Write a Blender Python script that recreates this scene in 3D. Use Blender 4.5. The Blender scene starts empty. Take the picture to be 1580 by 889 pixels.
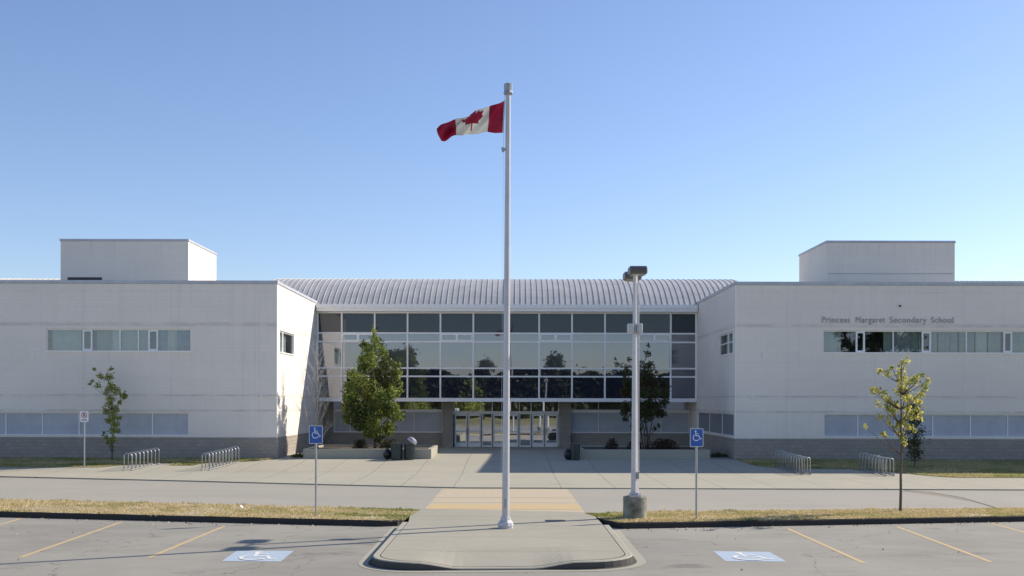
import bpy, math, random
from mathutils import Vector, noise
R = math.radians
rnd = random.Random(7)
C = bpy.context.scene.collection
S = bpy.context.scene

# ------------------------------------------------------------------ camera, sky, sun, exposure
F = 1640.0; VX = 787.0; VY = 620.0; H = 3.1
cam_d = bpy.data.cameras.new('camera'); cam = bpy.data.objects.new('camera', cam_d); C.objects.link(cam)
cam.location = (0, 0, H); cam.rotation_euler = (R(90), -0.0022, 0)
cam_d.sensor_width = 36; cam_d.lens = F/1580*36
cam_d.shift_x = (790-VX)/1580; cam_d.shift_y = (VY-444.5)/1580
cam_d.clip_start = 0.1; cam_d.clip_end = 6000
S.camera = cam
SUN_AZ, SUN_EL = 26.0, 33.0           # azimuth measured from +X towards +Y
w = bpy.data.worlds.new('World'); S.world = w; w.use_nodes = True
nt = w.node_tree; nt.nodes.clear()
sky = nt.nodes.new('ShaderNodeTexSky'); sky.sky_type = 'NISHITA'; sky.sun_disc = False
sky.sun_elevation = R(SUN_EL); sky.sun_rotation = R(90-SUN_AZ)
sky.altitude = 0; sky.air_density = 1.0; sky.dust_density = 0.35; sky.ozone_density = 3.2
bg = nt.nodes.new('ShaderNodeBackground'); bg.inputs[1].default_value = 0.102
wo = nt.nodes.new('ShaderNodeOutputWorld')
tint = nt.nodes.new('ShaderNodeMix'); tint.data_type = 'RGBA'; tint.blend_type = 'MULTIPLY'; tint.inputs[0].default_value = 1; tint.inputs[7].default_value = (1.02, .975, 1.05, 1)
nt.links.new(sky.outputs[0], tint.inputs[6]); nt.links.new(tint.outputs[2], bg.inputs[0]); nt.links.new(bg.outputs[0], wo.inputs[0])
sd = bpy.data.lights.new('sun', 'SUN'); sd.energy = 4.1; sd.angle = R(0.53); sd.color = (1, .90, .765)
sun = bpy.data.objects.new('sun', sd); C.objects.link(sun)
sv = Vector((math.cos(R(SUN_AZ))*math.cos(R(SUN_EL)), math.sin(R(SUN_AZ))*math.cos(R(SUN_EL)), math.sin(R(SUN_EL))))
sun.rotation_euler = sv.to_track_quat('Z', 'Y').to_euler(); sun.location = (30, 20, 40)
S.view_settings.view_transform = 'Standard'; S.view_settings.look = 'None'
S.view_settings.exposure = 0.6; S.view_settings.gamma = 1

# ------------------------------------------------------------------ helpers
def lerp(a, b, t): return a+(b-a)*t
def pl(tab, x):
    if x <= tab[0][0]: return tab[0][1]
    for (a, b), (c, d) in zip(tab, tab[1:]):
        if x <= c: return lerp(b, d, (x-a)/(c-a))
    return tab[-1][1]
GZ = [(43, -.38), (51, -.36), (55, -.2), (58, -.05), (60.5, 0), (100, 0)]
def gz(y): return pl(GZ, y)
def at(px, py, Y):                    # image point -> world point at distance Y
    return Vector(((px-VX)*Y/F, Y, H-(py-VY)*Y/F))
def flat(px, py, z):                  # image point -> world point at height z
    return at(px, py, (H-z)*F/(py-VY))
def on_plaza(px, py):
    Y = 55
    for _ in range(40): Y = .5*Y+.5*(H-gz(Y))*F/(py-VY)
    return Vector(((px-VX)*Y/F, Y, gz(Y)))

class MB:
    def __init__(s): s.v = []; s.f = []; s.m = []
    def quad(s, a, b, c, d, m=0):
        n = len(s.v); s.v += [tuple(a), tuple(b), tuple(c), tuple(d)]; s.f.append((n, n+1, n+2, n+3)); s.m.append(m)
    def tri(s, a, b, c, m=0):
        n = len(s.v); s.v += [tuple(a), tuple(b), tuple(c)]; s.f.append((n, n+1, n+2)); s.m.append(m)
    def poly(s, pts, m=0):
        n = len(s.v); s.v += [tuple(p) for p in pts]; s.f.append(tuple(range(n, n+len(pts)))); s.m.append(m)
    def box(s, x0, x1, y0, y1, z0, z1, m=0, bv=0):
        if bv > 0:                    # bevelled box: chamfer the vertical and horizontal edges
            b = bv; n = len(s.v)
            for z, i in ((z0, b), (z0+b, 0), (z1-b, 0), (z1, b)):
                X0, X1, Y0, Y1 = x0+i, x1-i, y0+i, y1-i; c = b if i == 0 else b*.5
                s.v += [(X0+c, Y0, z), (X1-c, Y0, z), (X1, Y0+c, z), (X1, Y1-c, z), (X1-c, Y1, z), (X0+c, Y1, z), (X0, Y1-c, z), (X0, Y0+c, z)]
            for k in range(3):
                for j in range(8):
                    a = n+k*8+j; b2 = n+k*8+(j+1) % 8
                    s.f.append((a, b2, b2+8, a+8)); s.m.append(m)
            s.f.append(tuple(n+j for j in range(7, -1, -1))); s.m.append(m)
            s.f.append(tuple(n+24+j for j in range(8))); s.m.append(m)
            return
        n = len(s.v)
        s.v += [(x0, y0, z0), (x1, y0, z0), (x1, y1, z0), (x0, y1, z0), (x0, y0, z1), (x1, y0, z1), (x1, y1, z1), (x0, y1, z1)]
        for q in ((0, 3, 2, 1), (4, 5, 6, 7), (0, 1, 5, 4), (1, 2, 6, 5), (2, 3, 7, 6), (3, 0, 4, 7)):
            s.f.append(tuple(n+i for i in q)); s.m.append(m)
    def tube(s, pts, rad, n=8, m=0, cap=True):
        pts = [Vector(p) for p in pts]
        if not isinstance(rad, (list, tuple)): rad = [rad]*len(pts)
        base = len(s.v); pu = None
        for i, p in enumerate(pts):
            d = (pts[min(i+1, len(pts)-1)]-pts[max(i-1, 0)])
            if d.length < 1e-9: d = Vector((0, 0, 1))
            d.normalize()
            if pu is None: pu = d.orthogonal().normalized()
            u = (pu-d*pu.dot(d)); u = u.normalized() if u.length > 1e-6 else d.orthogonal().normalized(); pu = u
            v = d.cross(u)
            for k in range(n):
                a = 2*math.pi*(k+.5)/n
                s.v.append(tuple(p+(u*math.cos(a)+v*math.sin(a))*rad[i]))
        for i in range(len(pts)-1):
            for k in range(n):
                a = base+i*n+k; b = base+i*n+(k+1) % n
                s.f.append((a, b, b+n, a+n)); s.m.append(m)
        if cap:
            s.f.append(tuple(base+k for k in range(n-1, -1, -1))); s.m.append(m)
            s.f.append(tuple(base+(len(pts)-1)*n+k for k in range(n))); s.m.append(m)
    def lathe(s, cx, cy, prof, n=24, m=0):
        base = len(s.v)
        for r, z in prof:
            for k in range(n):
                a = 2*math.pi*k/n; s.v.append((cx+r*math.cos(a), cy+r*math.sin(a), z))
        for i in range(len(prof)-1):
            for k in range(n):
                a = base+i*n+k; b = base+i*n+(k+1) % n
                s.f.append((a, b, b+n, a+n)); s.m.append(m)
        s.f.append(tuple(base+k for k in range(n-1, -1, -1))); s.m.append(m)
        s.f.append(tuple(base+(len(prof)-1)*n+k for k in range(n))); s.m.append(m)
    def build(s, name, mats, parent=None, smooth=False, **kw):
        me = bpy.data.meshes.new(name); me.from_pydata(s.v, [], s.f)
        if not isinstance(mats, (list, tuple)): mats = [mats]
        for mt in mats: me.materials.append(mt)
        me.polygons.foreach_set('material_index', s.m)
        if smooth: me.polygons.foreach_set('use_smooth', [True]*len(s.f))
        me.update()
        o = bpy.data.objects.new(name, me); C.objects.link(o)
        if parent: o.parent = parent; o.matrix_parent_inverse.identity(); o.location = -parent.location if parent.parent is None else (0, 0, 0)
        for k, v in kw.items(): o[k] = v
        return o
def thing(name, label, cat, loc=(0, 0, 0), group=None):
    o = bpy.data.objects.new(name, None); C.objects.link(o); o.location = loc; o.empty_display_size = .2
    o['label'] = label; o['category'] = cat
    if group: o['group'] = group
    return o

# ------------------------------------------------------------------ materials
def new_mat(name):
    m = bpy.data.materials.new(name); m.use_nodes = True; n = m.node_tree; n.nodes.clear()
    out = n.nodes.new('ShaderNodeOutputMaterial'); return m, n, out
def N(n, t, **kw):
    x = n.nodes.new(t)
    for k, v in kw.items(): setattr(x, k, v)
    return x
def math_n(n, op, a, b=None, c=None):
    x = N(n, 'ShaderNodeMath', operation=op)
    for i, v in enumerate((a, b, c)):
        if v is None: continue
        if isinstance(v, (int, float)): x.inputs[i].default_value = v
        else: n.links.new(v, x.inputs[i])
    return x.outputs[0]
def noise_n(n, vec, scale, detail=4, rough=.6, lo=.35, hi=.65, a=0.0, b=1.0):
    t = N(n, 'ShaderNodeTexNoise'); t.inputs['Scale'].default_value = scale; t.inputs['Detail'].default_value = detail
    t.inputs['Roughness'].default_value = rough; n.links.new(vec, t.inputs['Vector'])
    mr = N(n, 'ShaderNodeMapRange'); n.links.new(t.outputs[0], mr.inputs[0])
    mr.inputs[1].default_value = lo; mr.inputs[2].default_value = hi; mr.inputs[3].default_value = a; mr.inputs[4].default_value = b
    return mr.outputs[0]
def mix_c(n, fac, a, b, bt='MIX'):
    x = N(n, 'ShaderNodeMix', data_type='RGBA', blend_type=bt)
    for s_, v in ((x.inputs[0], fac), (x.inputs[6], a), (x.inputs[7], b)):
        if isinstance(v, (int, float)): s_.default_value = v
        elif isinstance(v, (tuple, list)): s_.default_value = (*v, 1)
        else: n.links.new(v, s_)
    return x.outputs[2]
def pos(n, scale=(1, 1, 1)):
    g = N(n, 'ShaderNodeNewGeometry'); mp = N(n, 'ShaderNodeMapping'); mp.inputs['Scale'].default_value = scale
    n.links.new(g.outputs['Position'], mp.inputs[0]); return mp.outputs[0]
def sep(n, v):
    s_ = N(n, 'ShaderNodeSeparateXYZ'); n.links.new(v, s_.inputs[0]); return s_.outputs
def finish(n, out, col, rough=.8, metal=0, bump=None, bstr=.3, bdist=.02, spec=.5):
    b = N(n, 'ShaderNodeBsdfPrincipled')
    if isinstance(col, (tuple, list)): b.inputs['Base Color'].default_value = (*col, 1)
    else: n.links.new(col, b.inputs['Base Color'])
    if isinstance(rough, (int, float)): b.inputs['Roughness'].default_value = rough
    else: n.links.new(rough, b.inputs['Roughness'])
    b.inputs['Metallic'].default_value = metal; b.inputs['Specular IOR Level'].default_value = spec
    if bump is not None:
        bm_ = N(n, 'ShaderNodeBump'); bm_.inputs['Strength'].default_value = bstr; bm_.inputs['Distance'].default_value = bdist
        n.links.new(bump, bm_.inputs['Height']); n.links.new(bm_.outputs[0], b.inputs['Normal'])
    n.links.new(b.outputs[0], out.inputs[0])
def m_simple(name, col, rough=.6, metal=0, var=.12, sc=6, spec=.5):
    m, n, out = new_mat(name); p = pos(n)
    f = noise_n(n, p, sc, 5, .65, .3, .7)
    c = mix_c(n, f, tuple(x*(1-var) for x in col), tuple(min(1, x*(1+var)) for x in col))
    finish(n, out, c, rough, metal, spec=spec); return m

def line_mask(n, coord, period, off, width):       # 1 on the line
    a = math_n(n, 'ADD', coord, -off); a = math_n(n, 'DIVIDE', a, period); a = math_n(n, 'FRACT', a)
    a = math_n(n, 'SUBTRACT', a, .5); a = math_n(n, 'ABSOLUTE', a)
    return math_n(n, 'GREATER_THAN', a, .5-width/period/2)

def m_cladding():
    m, n, out = new_mat('white_block_cladding'); p = pos(n); s_ = sep(n, p)
    xy = math_n(n, 'ADD', s_[0], s_[1])
    cb = N(n, 'ShaderNodeCombineXYZ'); n.links.new(xy, cb.inputs[0]); n.links.new(s_[2], cb.inputs[1])
    br = N(n, 'ShaderNodeTexBrick'); n.links.new(cb.outputs[0], br.inputs['Vector'])
    br.inputs['Scale'].default_value = 1; br.inputs['Brick Width'].default_value = .6; br.inputs['Row Height'].default_value = .2
    br.inputs['Mortar Size'].default_value = .006; br.inputs['Mortar Smooth'].default_value = .3
    br.inputs['Color1'].default_value = (.90, .825, .725, 1); br.inputs['Color2'].default_value = (.92, .845, .745, 1); br.inputs['Mortar'].default_value = (.77, .705, .62, 1)
    # large weathering, vertical streaks and grime along the joints
    big = noise_n(n, pos(n, (.16, .16, .3)), 1, 5, .6, .35, .68)
    c = mix_c(n, math_n(n, 'MULTIPLY', big, .6), br.outputs[0], (.77, .705, .625))
    st = noise_n(n, pos(n, (2.2, 2.2, .12)), 1, 6, .7, .52, .75)
    c = mix_c(n, math_n(n, 'MULTIPLY', st, .16), c, (.50, .48, .45))
    drip = noise_n(n, pos(n, (5.5, 5.5, .05)), 1, 5, .7, .55, .72)
    for z0, ln_ in ((9.5, 1.3), (5.8, .9), (12.5, 1.2)):      # drip stains below coping and sills
        dd = math_n(n, 'SUBTRACT', z0, s_[2])
        mk = math_n(n, 'MULTIPLY', math_n(n, 'GREATER_THAN', dd, 0), math_n(n, 'MAXIMUM', math_n(n, 'SUBTRACT', 1, math_n(n, 'DIVIDE', dd, ln_)), 0))
        c = mix_c(n, math_n(n, 'MULTIPLY', math_n(n, 'MULTIPLY', mk, drip), .3), c, (.36, .34, .31))
    vj = line_mask(n, xy, 4.8, 1.1, .02)
    c = mix_c(n, math_n(n, 'MULTIPLY', vj, .35), c, (.4, .39, .36))
    hj = line_mask(n, s_[2], 1.0, .28, .02)
    c = mix_c(n, math_n(n, 'MULTIPLY', hj, .16), c, (.4, .39, .36))
    fine = noise_n(n, p, 14, 4, .7, .3, .7)
    c = mix_c(n, math_n(n, 'MULTIPLY', fine, .12), c, (.64, .62, .58))
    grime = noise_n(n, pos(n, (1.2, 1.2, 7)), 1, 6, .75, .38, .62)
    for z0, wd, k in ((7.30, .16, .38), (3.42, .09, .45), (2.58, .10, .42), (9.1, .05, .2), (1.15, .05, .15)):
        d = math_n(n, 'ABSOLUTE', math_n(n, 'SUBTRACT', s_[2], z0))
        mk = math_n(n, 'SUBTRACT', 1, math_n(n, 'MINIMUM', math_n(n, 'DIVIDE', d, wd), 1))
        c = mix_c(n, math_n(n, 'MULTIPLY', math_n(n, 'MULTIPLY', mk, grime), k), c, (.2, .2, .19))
    h = math_n(n, 'ADD', br.outputs['Fac'], math_n(n, 'MULTIPLY', fine, -.3))
    finish(n, out, c, .75, bump=math_n(n, 'MULTIPLY', h, -1), bstr=.3, bdist=.006); return m
def m_block(name, c1, c2, mo):
    m, n, out = new_mat(name); p = pos(n); s_ = sep(n, p)
    cb = N(n, 'ShaderNodeCombineXYZ'); n.links.new(math_n(n, 'ADD', s_[0], s_[1]), cb.inputs[0]); n.links.new(s_[2], cb.inputs[1])
    br = N(n, 'ShaderNodeTexBrick'); n.links.new(cb.outputs[0], br.inputs['Vector'])
    br.inputs['Scale'].default_value = 1; br.inputs['Brick Width'].default_value = .4; br.inputs['Row Height'].default_value = .2
    br.inputs['Mortar Size'].default_value = .012; br.inputs['Color1'].default_value = (*c1, 1); br.inputs['Color2'].default_value = (*c2, 1); br.inputs['Mortar'].default_value = (*mo, 1)
    f = noise_n(n, p, 22, 5, .75, .3, .7); g = noise_n(n, p, .8, 4, .6, .35, .7)
    c = mix_c(n, math_n(n, 'MULTIPLY', f, .45), br.outputs[0], tuple(x*.45 for x in c1))
    c = mix_c(n, math_n(n, 'MULTIPLY', g, .3), c, tuple(x*.6 for x in c2))
    finish(n, out, c, .9, bump=math_n(n, 'SUBTRACT', f, br.outputs['Fac']), bstr=.6, bdist=.02); return m
def m_ground(name, c1, c2, kind):
    m, n, out = new_mat(name); p = pos(n); s_ = sep(n, p)
    big = noise_n(n, p, .22, 5, .6, .32, .68); mid = noise_n(n, p, 1.7, 5, .65, .3, .7); fine = noise_n(n, p, 42, 4, .75, .25, .75)
    c = mix_c(n, big, c1, c2); c = mix_c(n, math_n(n, 'MULTIPLY', mid, .25), c, tuple(x*.75 for x in c1))
    c = mix_c(n, math_n(n, 'MULTIPLY', fine, .3), c, tuple(x*.55 for x in c1))
    if kind == 'plaza':
        wob = noise_n(n, p, .5, 2, .5, 0, 1, -.05, .05)
        l1 = line_mask(n, math_n(n, 'ADD', s_[0], wob), 2.18, -.1, .035)
        l2 = line_mask(n, math_n(n, 'ADD', s_[1], wob), 3.6, 48.1, .035)
        ln = math_n(n, 'MAXIMUM', l1, l2)
        c = mix_c(n, math_n(n, 'MULTIPLY', ln, .6), c, (.12, .115, .1))
        st = noise_n(n, pos(n, (.7, 1.4, 1)), 1, 6, .7, .56, .75)
        c = mix_c(n, math_n(n, 'MULTIPLY', st, .28), c, (.16, .155, .145))
    if kind == 'walk':
        l2 = line_mask(n, s_[1], 2.4, 23.9, .03)
        c = mix_c(n, math_n(n, 'MULTIPLY', l2, .6), c, (.12, .115, .1))
        st = noise_n(n, pos(n, (.5, 1.6, 1)), 1, 6, .7, .5, .75)
        c = mix_c(n, math_n(n, 'MULTIPLY', st, .25), c, (.17, .165, .15))
    if kind == 'road':
        st = noise_n(n, pos(n, (.09, .9, 1)), 1, 4, .6, .45, .72)
        c = mix_c(n, math_n(n, 'MULTIPLY', st, .22), c, tuple(x*.6 for x in c1))
    if kind == 'asphalt':
        st = noise_n(n, pos(n, (.25, .6, 1)), 1, 6, .7, .47, .7)
        c = mix_c(n, math_n(n, 'MULTIPLY', st, .4), c, tuple(x*.45 for x in c1))
        oil = noise_n(n, pos(n, (.34, .5, 1)), 1, 5, .6, .63, .74)
        c = mix_c(n, math_n(n, 'MULTIPLY', oil, .8), c, tuple(x*.28 for x in c1))
        # fine cracks
        vo = N(n, 'ShaderNodeTexVoronoi', feature='DISTANCE_TO_EDGE'); vo.inputs['Scale'].default_value = .28
        dv = N(n, 'ShaderNodeVectorMath', operation='ADD'); tn = N(n, 'ShaderNodeTexNoise'); tn.inputs['Scale'].default_value = 1.2; tn.inputs['Detail'].default_value = 5
        n.links.new(p, tn.inputs['Vector']); n.links.new(p, dv.inputs[0]); n.links.new(tn.outputs['Color'], dv.inputs[1]); n.links.new(dv.outputs[0], vo.inputs['Vector'])
        cr = math_n(n, 'LESS_THAN', vo.outputs['Distance'], .0035)
        c = mix_c(n, math_n(n, 'MULTIPLY', cr, math_n(n, 'MULTIPLY', mid, .8)), c, (.05, .05, .05))
    finish(n, out, c, .9, bump=fine, bstr=.35, bdist=.01, spec=.3); return m
def m_paint(name, col, worn, amount=.5):
    m, n, out = new_mat(name); p = pos(n)
    f = noise_n(n, p, 9, 6, .8, .5-.15*amount, .75-.25*amount); g = noise_n(n, p, 40, 3, .8, .35, .7)
    a = math_n(n, 'MULTIPLY', math_n(n, 'ADD', f, math_n(n, 'MULTIPLY', g, .4)), amount)
    finish(n, out, mix_c(n, a, col, worn), .8); return m
def m_leaf(name, c1, c2, tr=.35):
    m, n, out = new_mat(name); p = pos(n)
    f = noise_n(n, p, 3.5, 4, .7, .3, .7); c = mix_c(n, f, c1, c2)
    g = noise_n(n, p, 21, 2, .7, .3, .7); c = mix_c(n, math_n(n, 'MULTIPLY', g, .4), c, tuple(x*.5 for x in c1))
    b = N(n, 'ShaderNodeBsdfPrincipled'); b.inputs['Roughness'].default_value = .55; b.inputs['Specular IOR Level'].default_value = .35
    t = N(n, 'ShaderNodeBsdfTranslucent'); mx = N(n, 'ShaderNodeMixShader'); mx.inputs[0].default_value = tr
    n.links.new(c, b.inputs['Base Color']); n.links.new(mix_c(n, .5, c, (c2[0]*1.3, c2[1]*1.3, c2[2]*.6)), t.inputs[0])
    n.links.new(b.outputs[0], mx.inputs[1]); n.links.new(t.outputs[0], mx.inputs[2]); n.links.new(mx.outputs[0], out.inputs[0]); return m
def m_glass(name, col, refl, transp=0.0, wave=.15):
    m, n, out = new_mat(name); p = pos(n)
    d = N(n, 'ShaderNodeBsdfDiffuse'); d.inputs[0].default_value = (*col, 1)
    g = N(n, 'ShaderNodeBsdfGlossy'); g.inputs['Roughness'].default_value = .012; g.inputs[0].default_value = (.84, .88, 1, 1)
    nz = N(n, 'ShaderNodeTexNoise'); nz.inputs['Scale'].default_value = .55; nz.inputs['Detail'].default_value = 1; n.links.new(p, nz.inputs['Vector'])
    bm_ = N(n, 'ShaderNodeBump'); bm_.inputs['Strength'].default_value = wave; bm_.inputs['Distance'].default_value = .02
    n.links.new(nz.outputs[0], bm_.inputs['Height']); n.links.new(bm_.outputs[0], g.inputs['Normal'])
    base = d.outputs[0]
    if transp > 0:
        t = N(n, 'ShaderNodeBsdfTransparent'); t.inputs[0].default_value = (.72, .78, .75, 1)
        m0 = N(n, 'ShaderNodeMixShader'); m0.inputs[0].default_value = transp
        n.links.new(d.outputs[0], m0.inputs[1]); n.links.new(t.outputs[0], m0.inputs[2]); base = m0.outputs[0]
    mx = N(n, 'ShaderNodeMixShader'); mx.inputs[0].default_value = refl
    n.links.new(base, mx.inputs[1]); n.links.new(g.outputs[0], mx.inputs[2]); n.links.new(mx.outputs[0], out.inputs[0]); return m

M = {}
M['clad'] = m_cladding()
M['block'] = m_block('split_face_block', (.40, .355, .31), (.47, .42, .36), (.33, .30, .26))
M['cap'] = m_simple('parapet_flashing', (.50, .52, .56), .5, .2, .12, 1.2)
M['frame'] = m_simple('white_aluminium', (.90, .89, .87), .4, .0, .05, 3)
M['panel'] = m_simple('blue_grey_panel', (.47, .485, .52), .5, 0, .10, 1.4)
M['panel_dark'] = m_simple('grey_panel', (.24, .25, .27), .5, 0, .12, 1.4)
M['soffit'] = m_simple('soffit', (.5, .5, .5), .7)
M['kerb_grime_shade'] = m_ground('grimy_shaded_kerb', (.12, .112, .10), (.09, .085, .075), 'plain')  # kerb grime, deepened to carry shade on the kerb face and gutter
M['tan'] = m_paint('tan_worn_crosswalk_ground', (.50, .415, .24), (.42, .385, .31), .6)
M['roof'] = m_simple('standing_seam_metal', (.53, .515, .48), .45, .15, .12, .9)
M['roofing'] = m_simple('flat_roof_gravel', (.3, .3, .3), .9)
M['letter'] = m_simple('dark_letter_metal', (.40, .39, .38), .7, 0)
M['dark'] = m_simple('dark_fitting', (.035, .035, .04), .5)
M['interior'] = m_simple('dark_interior', (.05, .055, .055), .9)
M['glass_top'] = m_glass('tinted_spandrel_glass', (.036, .046, .050), .05)
M['glass_mid'] = m_glass('clear_facade_glass', (.09, .10, .092), .235)
M['glass_low'] = m_glass('dark_facade_glass', (.022, .027, .042), .20)
M['glass_door'] = m_glass('door_glass', (.15, .155, .115), .5)
M['glass_win'] = m_glass('window_glass', (.04, .05, .05), .15, .97)
M['curtain_a'] = m_simple('pale_teal_curtain', (.40, .45, .42), .8, 0, .15, 3)
M['curtain_b'] = m_simple('cream_curtain', (.62, .62, .56), .8, 0, .1, 3)
M['curtain_c'] = m_simple('blue_curtain', (.25, .33, .42), .8, 0, .25, 3)
M['curtain_d'] = m_simple('grey_curtain', (.42, .44, .44), .8, 0, .15, 3)
M['plaza'] = m_ground('plaza_concrete', (.47, .44, .345), (.41, .387, .305), 'plaza')
M['walk'] = m_ground('walk_concrete', (.42, .392, .31), (.37, .348, .275), 'walk')
M['kerbc'] = m_ground('kerb_concrete', (.45, .425, .34), (.39, .37, .30), 'plain')
M['road'] = m_ground('road_asphalt', (.41, .385, .32), (.37, .35, .295), 'road')
M['lot'] = m_ground('parking_asphalt', (.365, .345, .29), (.285, .272, .235), 'asphalt')
M['kerbd'] = m_ground('black_asphalt_kerb', (.045, .042, .038), (.06, .055, .05), 'plain')
M['yellow'] = m_paint('faded_yellow_paint', (.66, .44, .15), (.42, .36, .25), .7)
M['yellow_worn'] = m_paint('worn_yellow_paint', (.58, .43, .22), (.43, .39, .33), .75)
M['padblue'] = m_paint('pale_blue_paint', (.38, .50, .62), (.38, .40, .41), .6)
M['padwhite'] = m_paint('worn_white_paint', (.78, .77, .74), (.45, .47, .48), .5)
M['soil'] = m_simple('bark_mulch', (.06, .045, .035), .95, 0, .4, 12)
M['drysoil'] = m_ground('dry_turf_ground', (.56, .46, .30), (.36, .30, .20), 'plain')
M['greensoil'] = m_ground('lawn_ground', (.24, .23, .09), (.34, .29, .13), 'plain')
M['far'] = m_ground('distant_turf', (.12, .13, .05), (.18, .16, .07), 'plain')
M['blade_dry'] = m_leaf('dry_grass', (.76, .62, .40), (.62, .50, .30), .3)
M['blade_mid'] = m_leaf('yellow_green_grass', (.46, .43, .21), (.56, .48, .27), .3)
M['blade_green'] = m_leaf('green_grass', (.22, .26, .07), (.32, .32, .10), .3)
M['galv'] = m_simple('galvanised_steel', (.42, .43, .44), .38, .6, .15, 8)
M['polewhite'] = m_simple('white_pole_paint', (.56, .55, .55), .35, .1, .08, 2)
M['poledark'] = m_simple('grey_finial_metal', (.33, .35, .36), .4, .4)
M['lamphead'] = m_simple('bronze_lamp_housing', (.12, .115, .115), .4, .3, .1)
M['lens'] = m_simple('lamp_lens', (.5, .5, .45), .2)
M['oldconc'] = m_simple('stained_concrete_footing', (.24, .235, .185), .9, 0, .55, 3.2)
M['sblue'] = m_simple('sign_blue', (.035, .12, .42), .4, 0, .05)
M['swhite'] = m_simple('sign_white', (.78, .79, .8), .4, 0, .03)
M['sred'] = m_simple('sign_red', (.45, .04, .04), .5)
M['sblack'] = m_simple('sign_black', (.03, .03, .03), .5)
M['bin'] = m_simple('green_black_bin_plastic', (.028, .045, .045), .35, 0, .2, 5)
M['binlid'] = m_simple('grey_metal_lid', (.42, .43, .44), .4, .4)
M['bag'] = m_simple('black_bag_plastic', (.012, .012, .014), .3)
M['bark'] = m_simple('brown_bark', (.13, .10, .075), .9, 0, .35, 18)
M['barkpale'] = m_simple('pale_bark', (.36, .35, .33), .8, 0, .2, 18)
M['g1'] = m_leaf('leaf_olive_green', (.125, .19, .04), (.24, .30, .07), .35)
M['g2'] = m_leaf('leaf_mid_green', (.045, .07, .016), (.085, .11, .025), .25)
M['g3'] = m_leaf('leaf_light_green', (.33, .38, .10), (.40, .43, .13), .4)
M['d1'] = m_leaf('leaf_dull_green', (.055, .065, .03), (.085, .09, .035), .25)
M['d2'] = m_leaf('leaf_red_brown', (.09, .045, .028), (.08, .065, .03), .25)
M['y1'] = m_leaf('leaf_yellow', (.66, .60, .24), (.58, .56, .20), .4)
M['y2'] = m_leaf('leaf_yellow_green', (.34, .38, .10), (.42, .42, .12), .4)
M['r1'] = m_leaf('leaf_dark_red', (.055, .02, .022), (.08, .03, .03), .2)
M['ft'] = m_leaf('far_tree_green', (.030, .045, .018), (.045, .055, .02), .15)

# ------------------------------------------------------------------ ground and pavements
g = MB(); g.quad((-1500, -1500, -.62), (1500, -1500, -.62), (1500, 1500, -.62), (-1500, 1500, -.62))
g.build('ground', M['far'], kind='structure')
ZL, ZI, ZR = -.42, -.25, -.40
a = MB(); a.box(-70, 70, -12, 34, -.56, ZL)
a.build('parking_lot', M['lot'], kind='structure')
a = MB(); a.box(-70, 70, 29.0, 52, -.54, ZR)
# the lot ends under the islands; keep the road sheet from crossing it in front
a = MB(); n_ = 60
RN_L = [(-70, 46.5), (-17.3, 36.4), (-2.7, 33.2)]; RN_R = [(2.2, 32.2), (17.0, 34.2), (70, 40)]
def road_near(x): return pl(RN_L, x) if x <= -2.7 else (pl(RN_R, x) if x >= 2.2 else lerp(33.2, 32.2, (x+2.7)/4.9))
PF = [(-70, 63), (-40, 53), (-23.4, 48.6), (-14, 46.2), (-7.8, 44.4), (-2, 42.9), (15.5, 42.6), (24, 42.4), (70, 42)]
def plaza_front(x): return pl(PF, x)
xs = [-70+140*i/280 for i in range(281)]
for x0, x1 in zip(xs, xs[1:]):
    a.quad((x0, road_near(x0)-.25, ZR), (x1, road_near(x1)-.25, ZR), (x1, plaza_front(x1)+.4, ZR), (x0, plaza_front(x0)+.4, ZR))
a.build('road', M['road'], kind='structure')
a = MB()
ys = [0, .004]+[i*.5 for i in range(1, 80)]
for x0, x1 in zip(xs, xs[1:]):
    f0, f1 = plaza_front(x0), plaza_front(x1)
    zf = ZR-.08
    a.quad((x0, f0, zf), (x1, f1, zf), (x1, f1, gz(f1)+.02), (x0, f0, gz(f0)+.02))
    for k in range(40):
        u0, u1 = k/40, (k+1)/40
        p = [(x0, lerp(f0, 78, u0)), (x1, lerp(f1, 78, u0)), (x1, lerp(f1, 78, u1)), (x0, lerp(f0, 78, u1))]
        a.quad(*[(px, py, gz(py)+.02) for px, py in p])
a.build('plaza_pavement', M['plaza'], kind='structure')
# dark joint where the drive meets the plaza
a = MB()
for x0, x1 in zip(xs, xs[1:]):
    a.quad(*[(x, plaza_front(x)+d+.03*noise.noise((x*.7, d*9, 0)), ZR+.004) for x, d in ((x0, -.06), (x1, -.06), (x1, -.001), (x0, -.001))])
a.build('drive_edge_joint', M['kerbd'], kind='structure')

# entrance walk with its kerb, gutter and dropped kerb
WX0, WX1, WY0 = -3.0, 2.72, 22.4
def walk_outline(inset):
    pts = []
    r = 1.15-inset
    cxl, cxr, cy = WX0+1.15, WX1-1.15, WY0+1.15
    pts.append((WX0+inset, 29.6))
    for k in range(9):
        t = math.pi+math.pi/2*k/8; pts.append((cxl+r*math.cos(t), cy+r*math.sin(t)))
    for k in range(1, 16):
        x = lerp(cxl, cxr, k/16); pts.append((x, cy-r))
    for k in range(9):
        t = -math.pi/2+math.pi/2*k/8; pts.append((cxr+r*math.cos(t), cy+r*math.sin(t)))
    pts.append((WX1-inset, 29.0))
    return pts
def drop(x, y):                        # dropped kerb in the middle of the front edge
    a_ = max(0, min(1, (1.75-abs(x+.25))/1.0)); a_ = a_*a_*(3-2*a_)
    b_ = max(0, min(1, (WY0+1.9-y)/1.9))
    return .125*a_*b_
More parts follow.
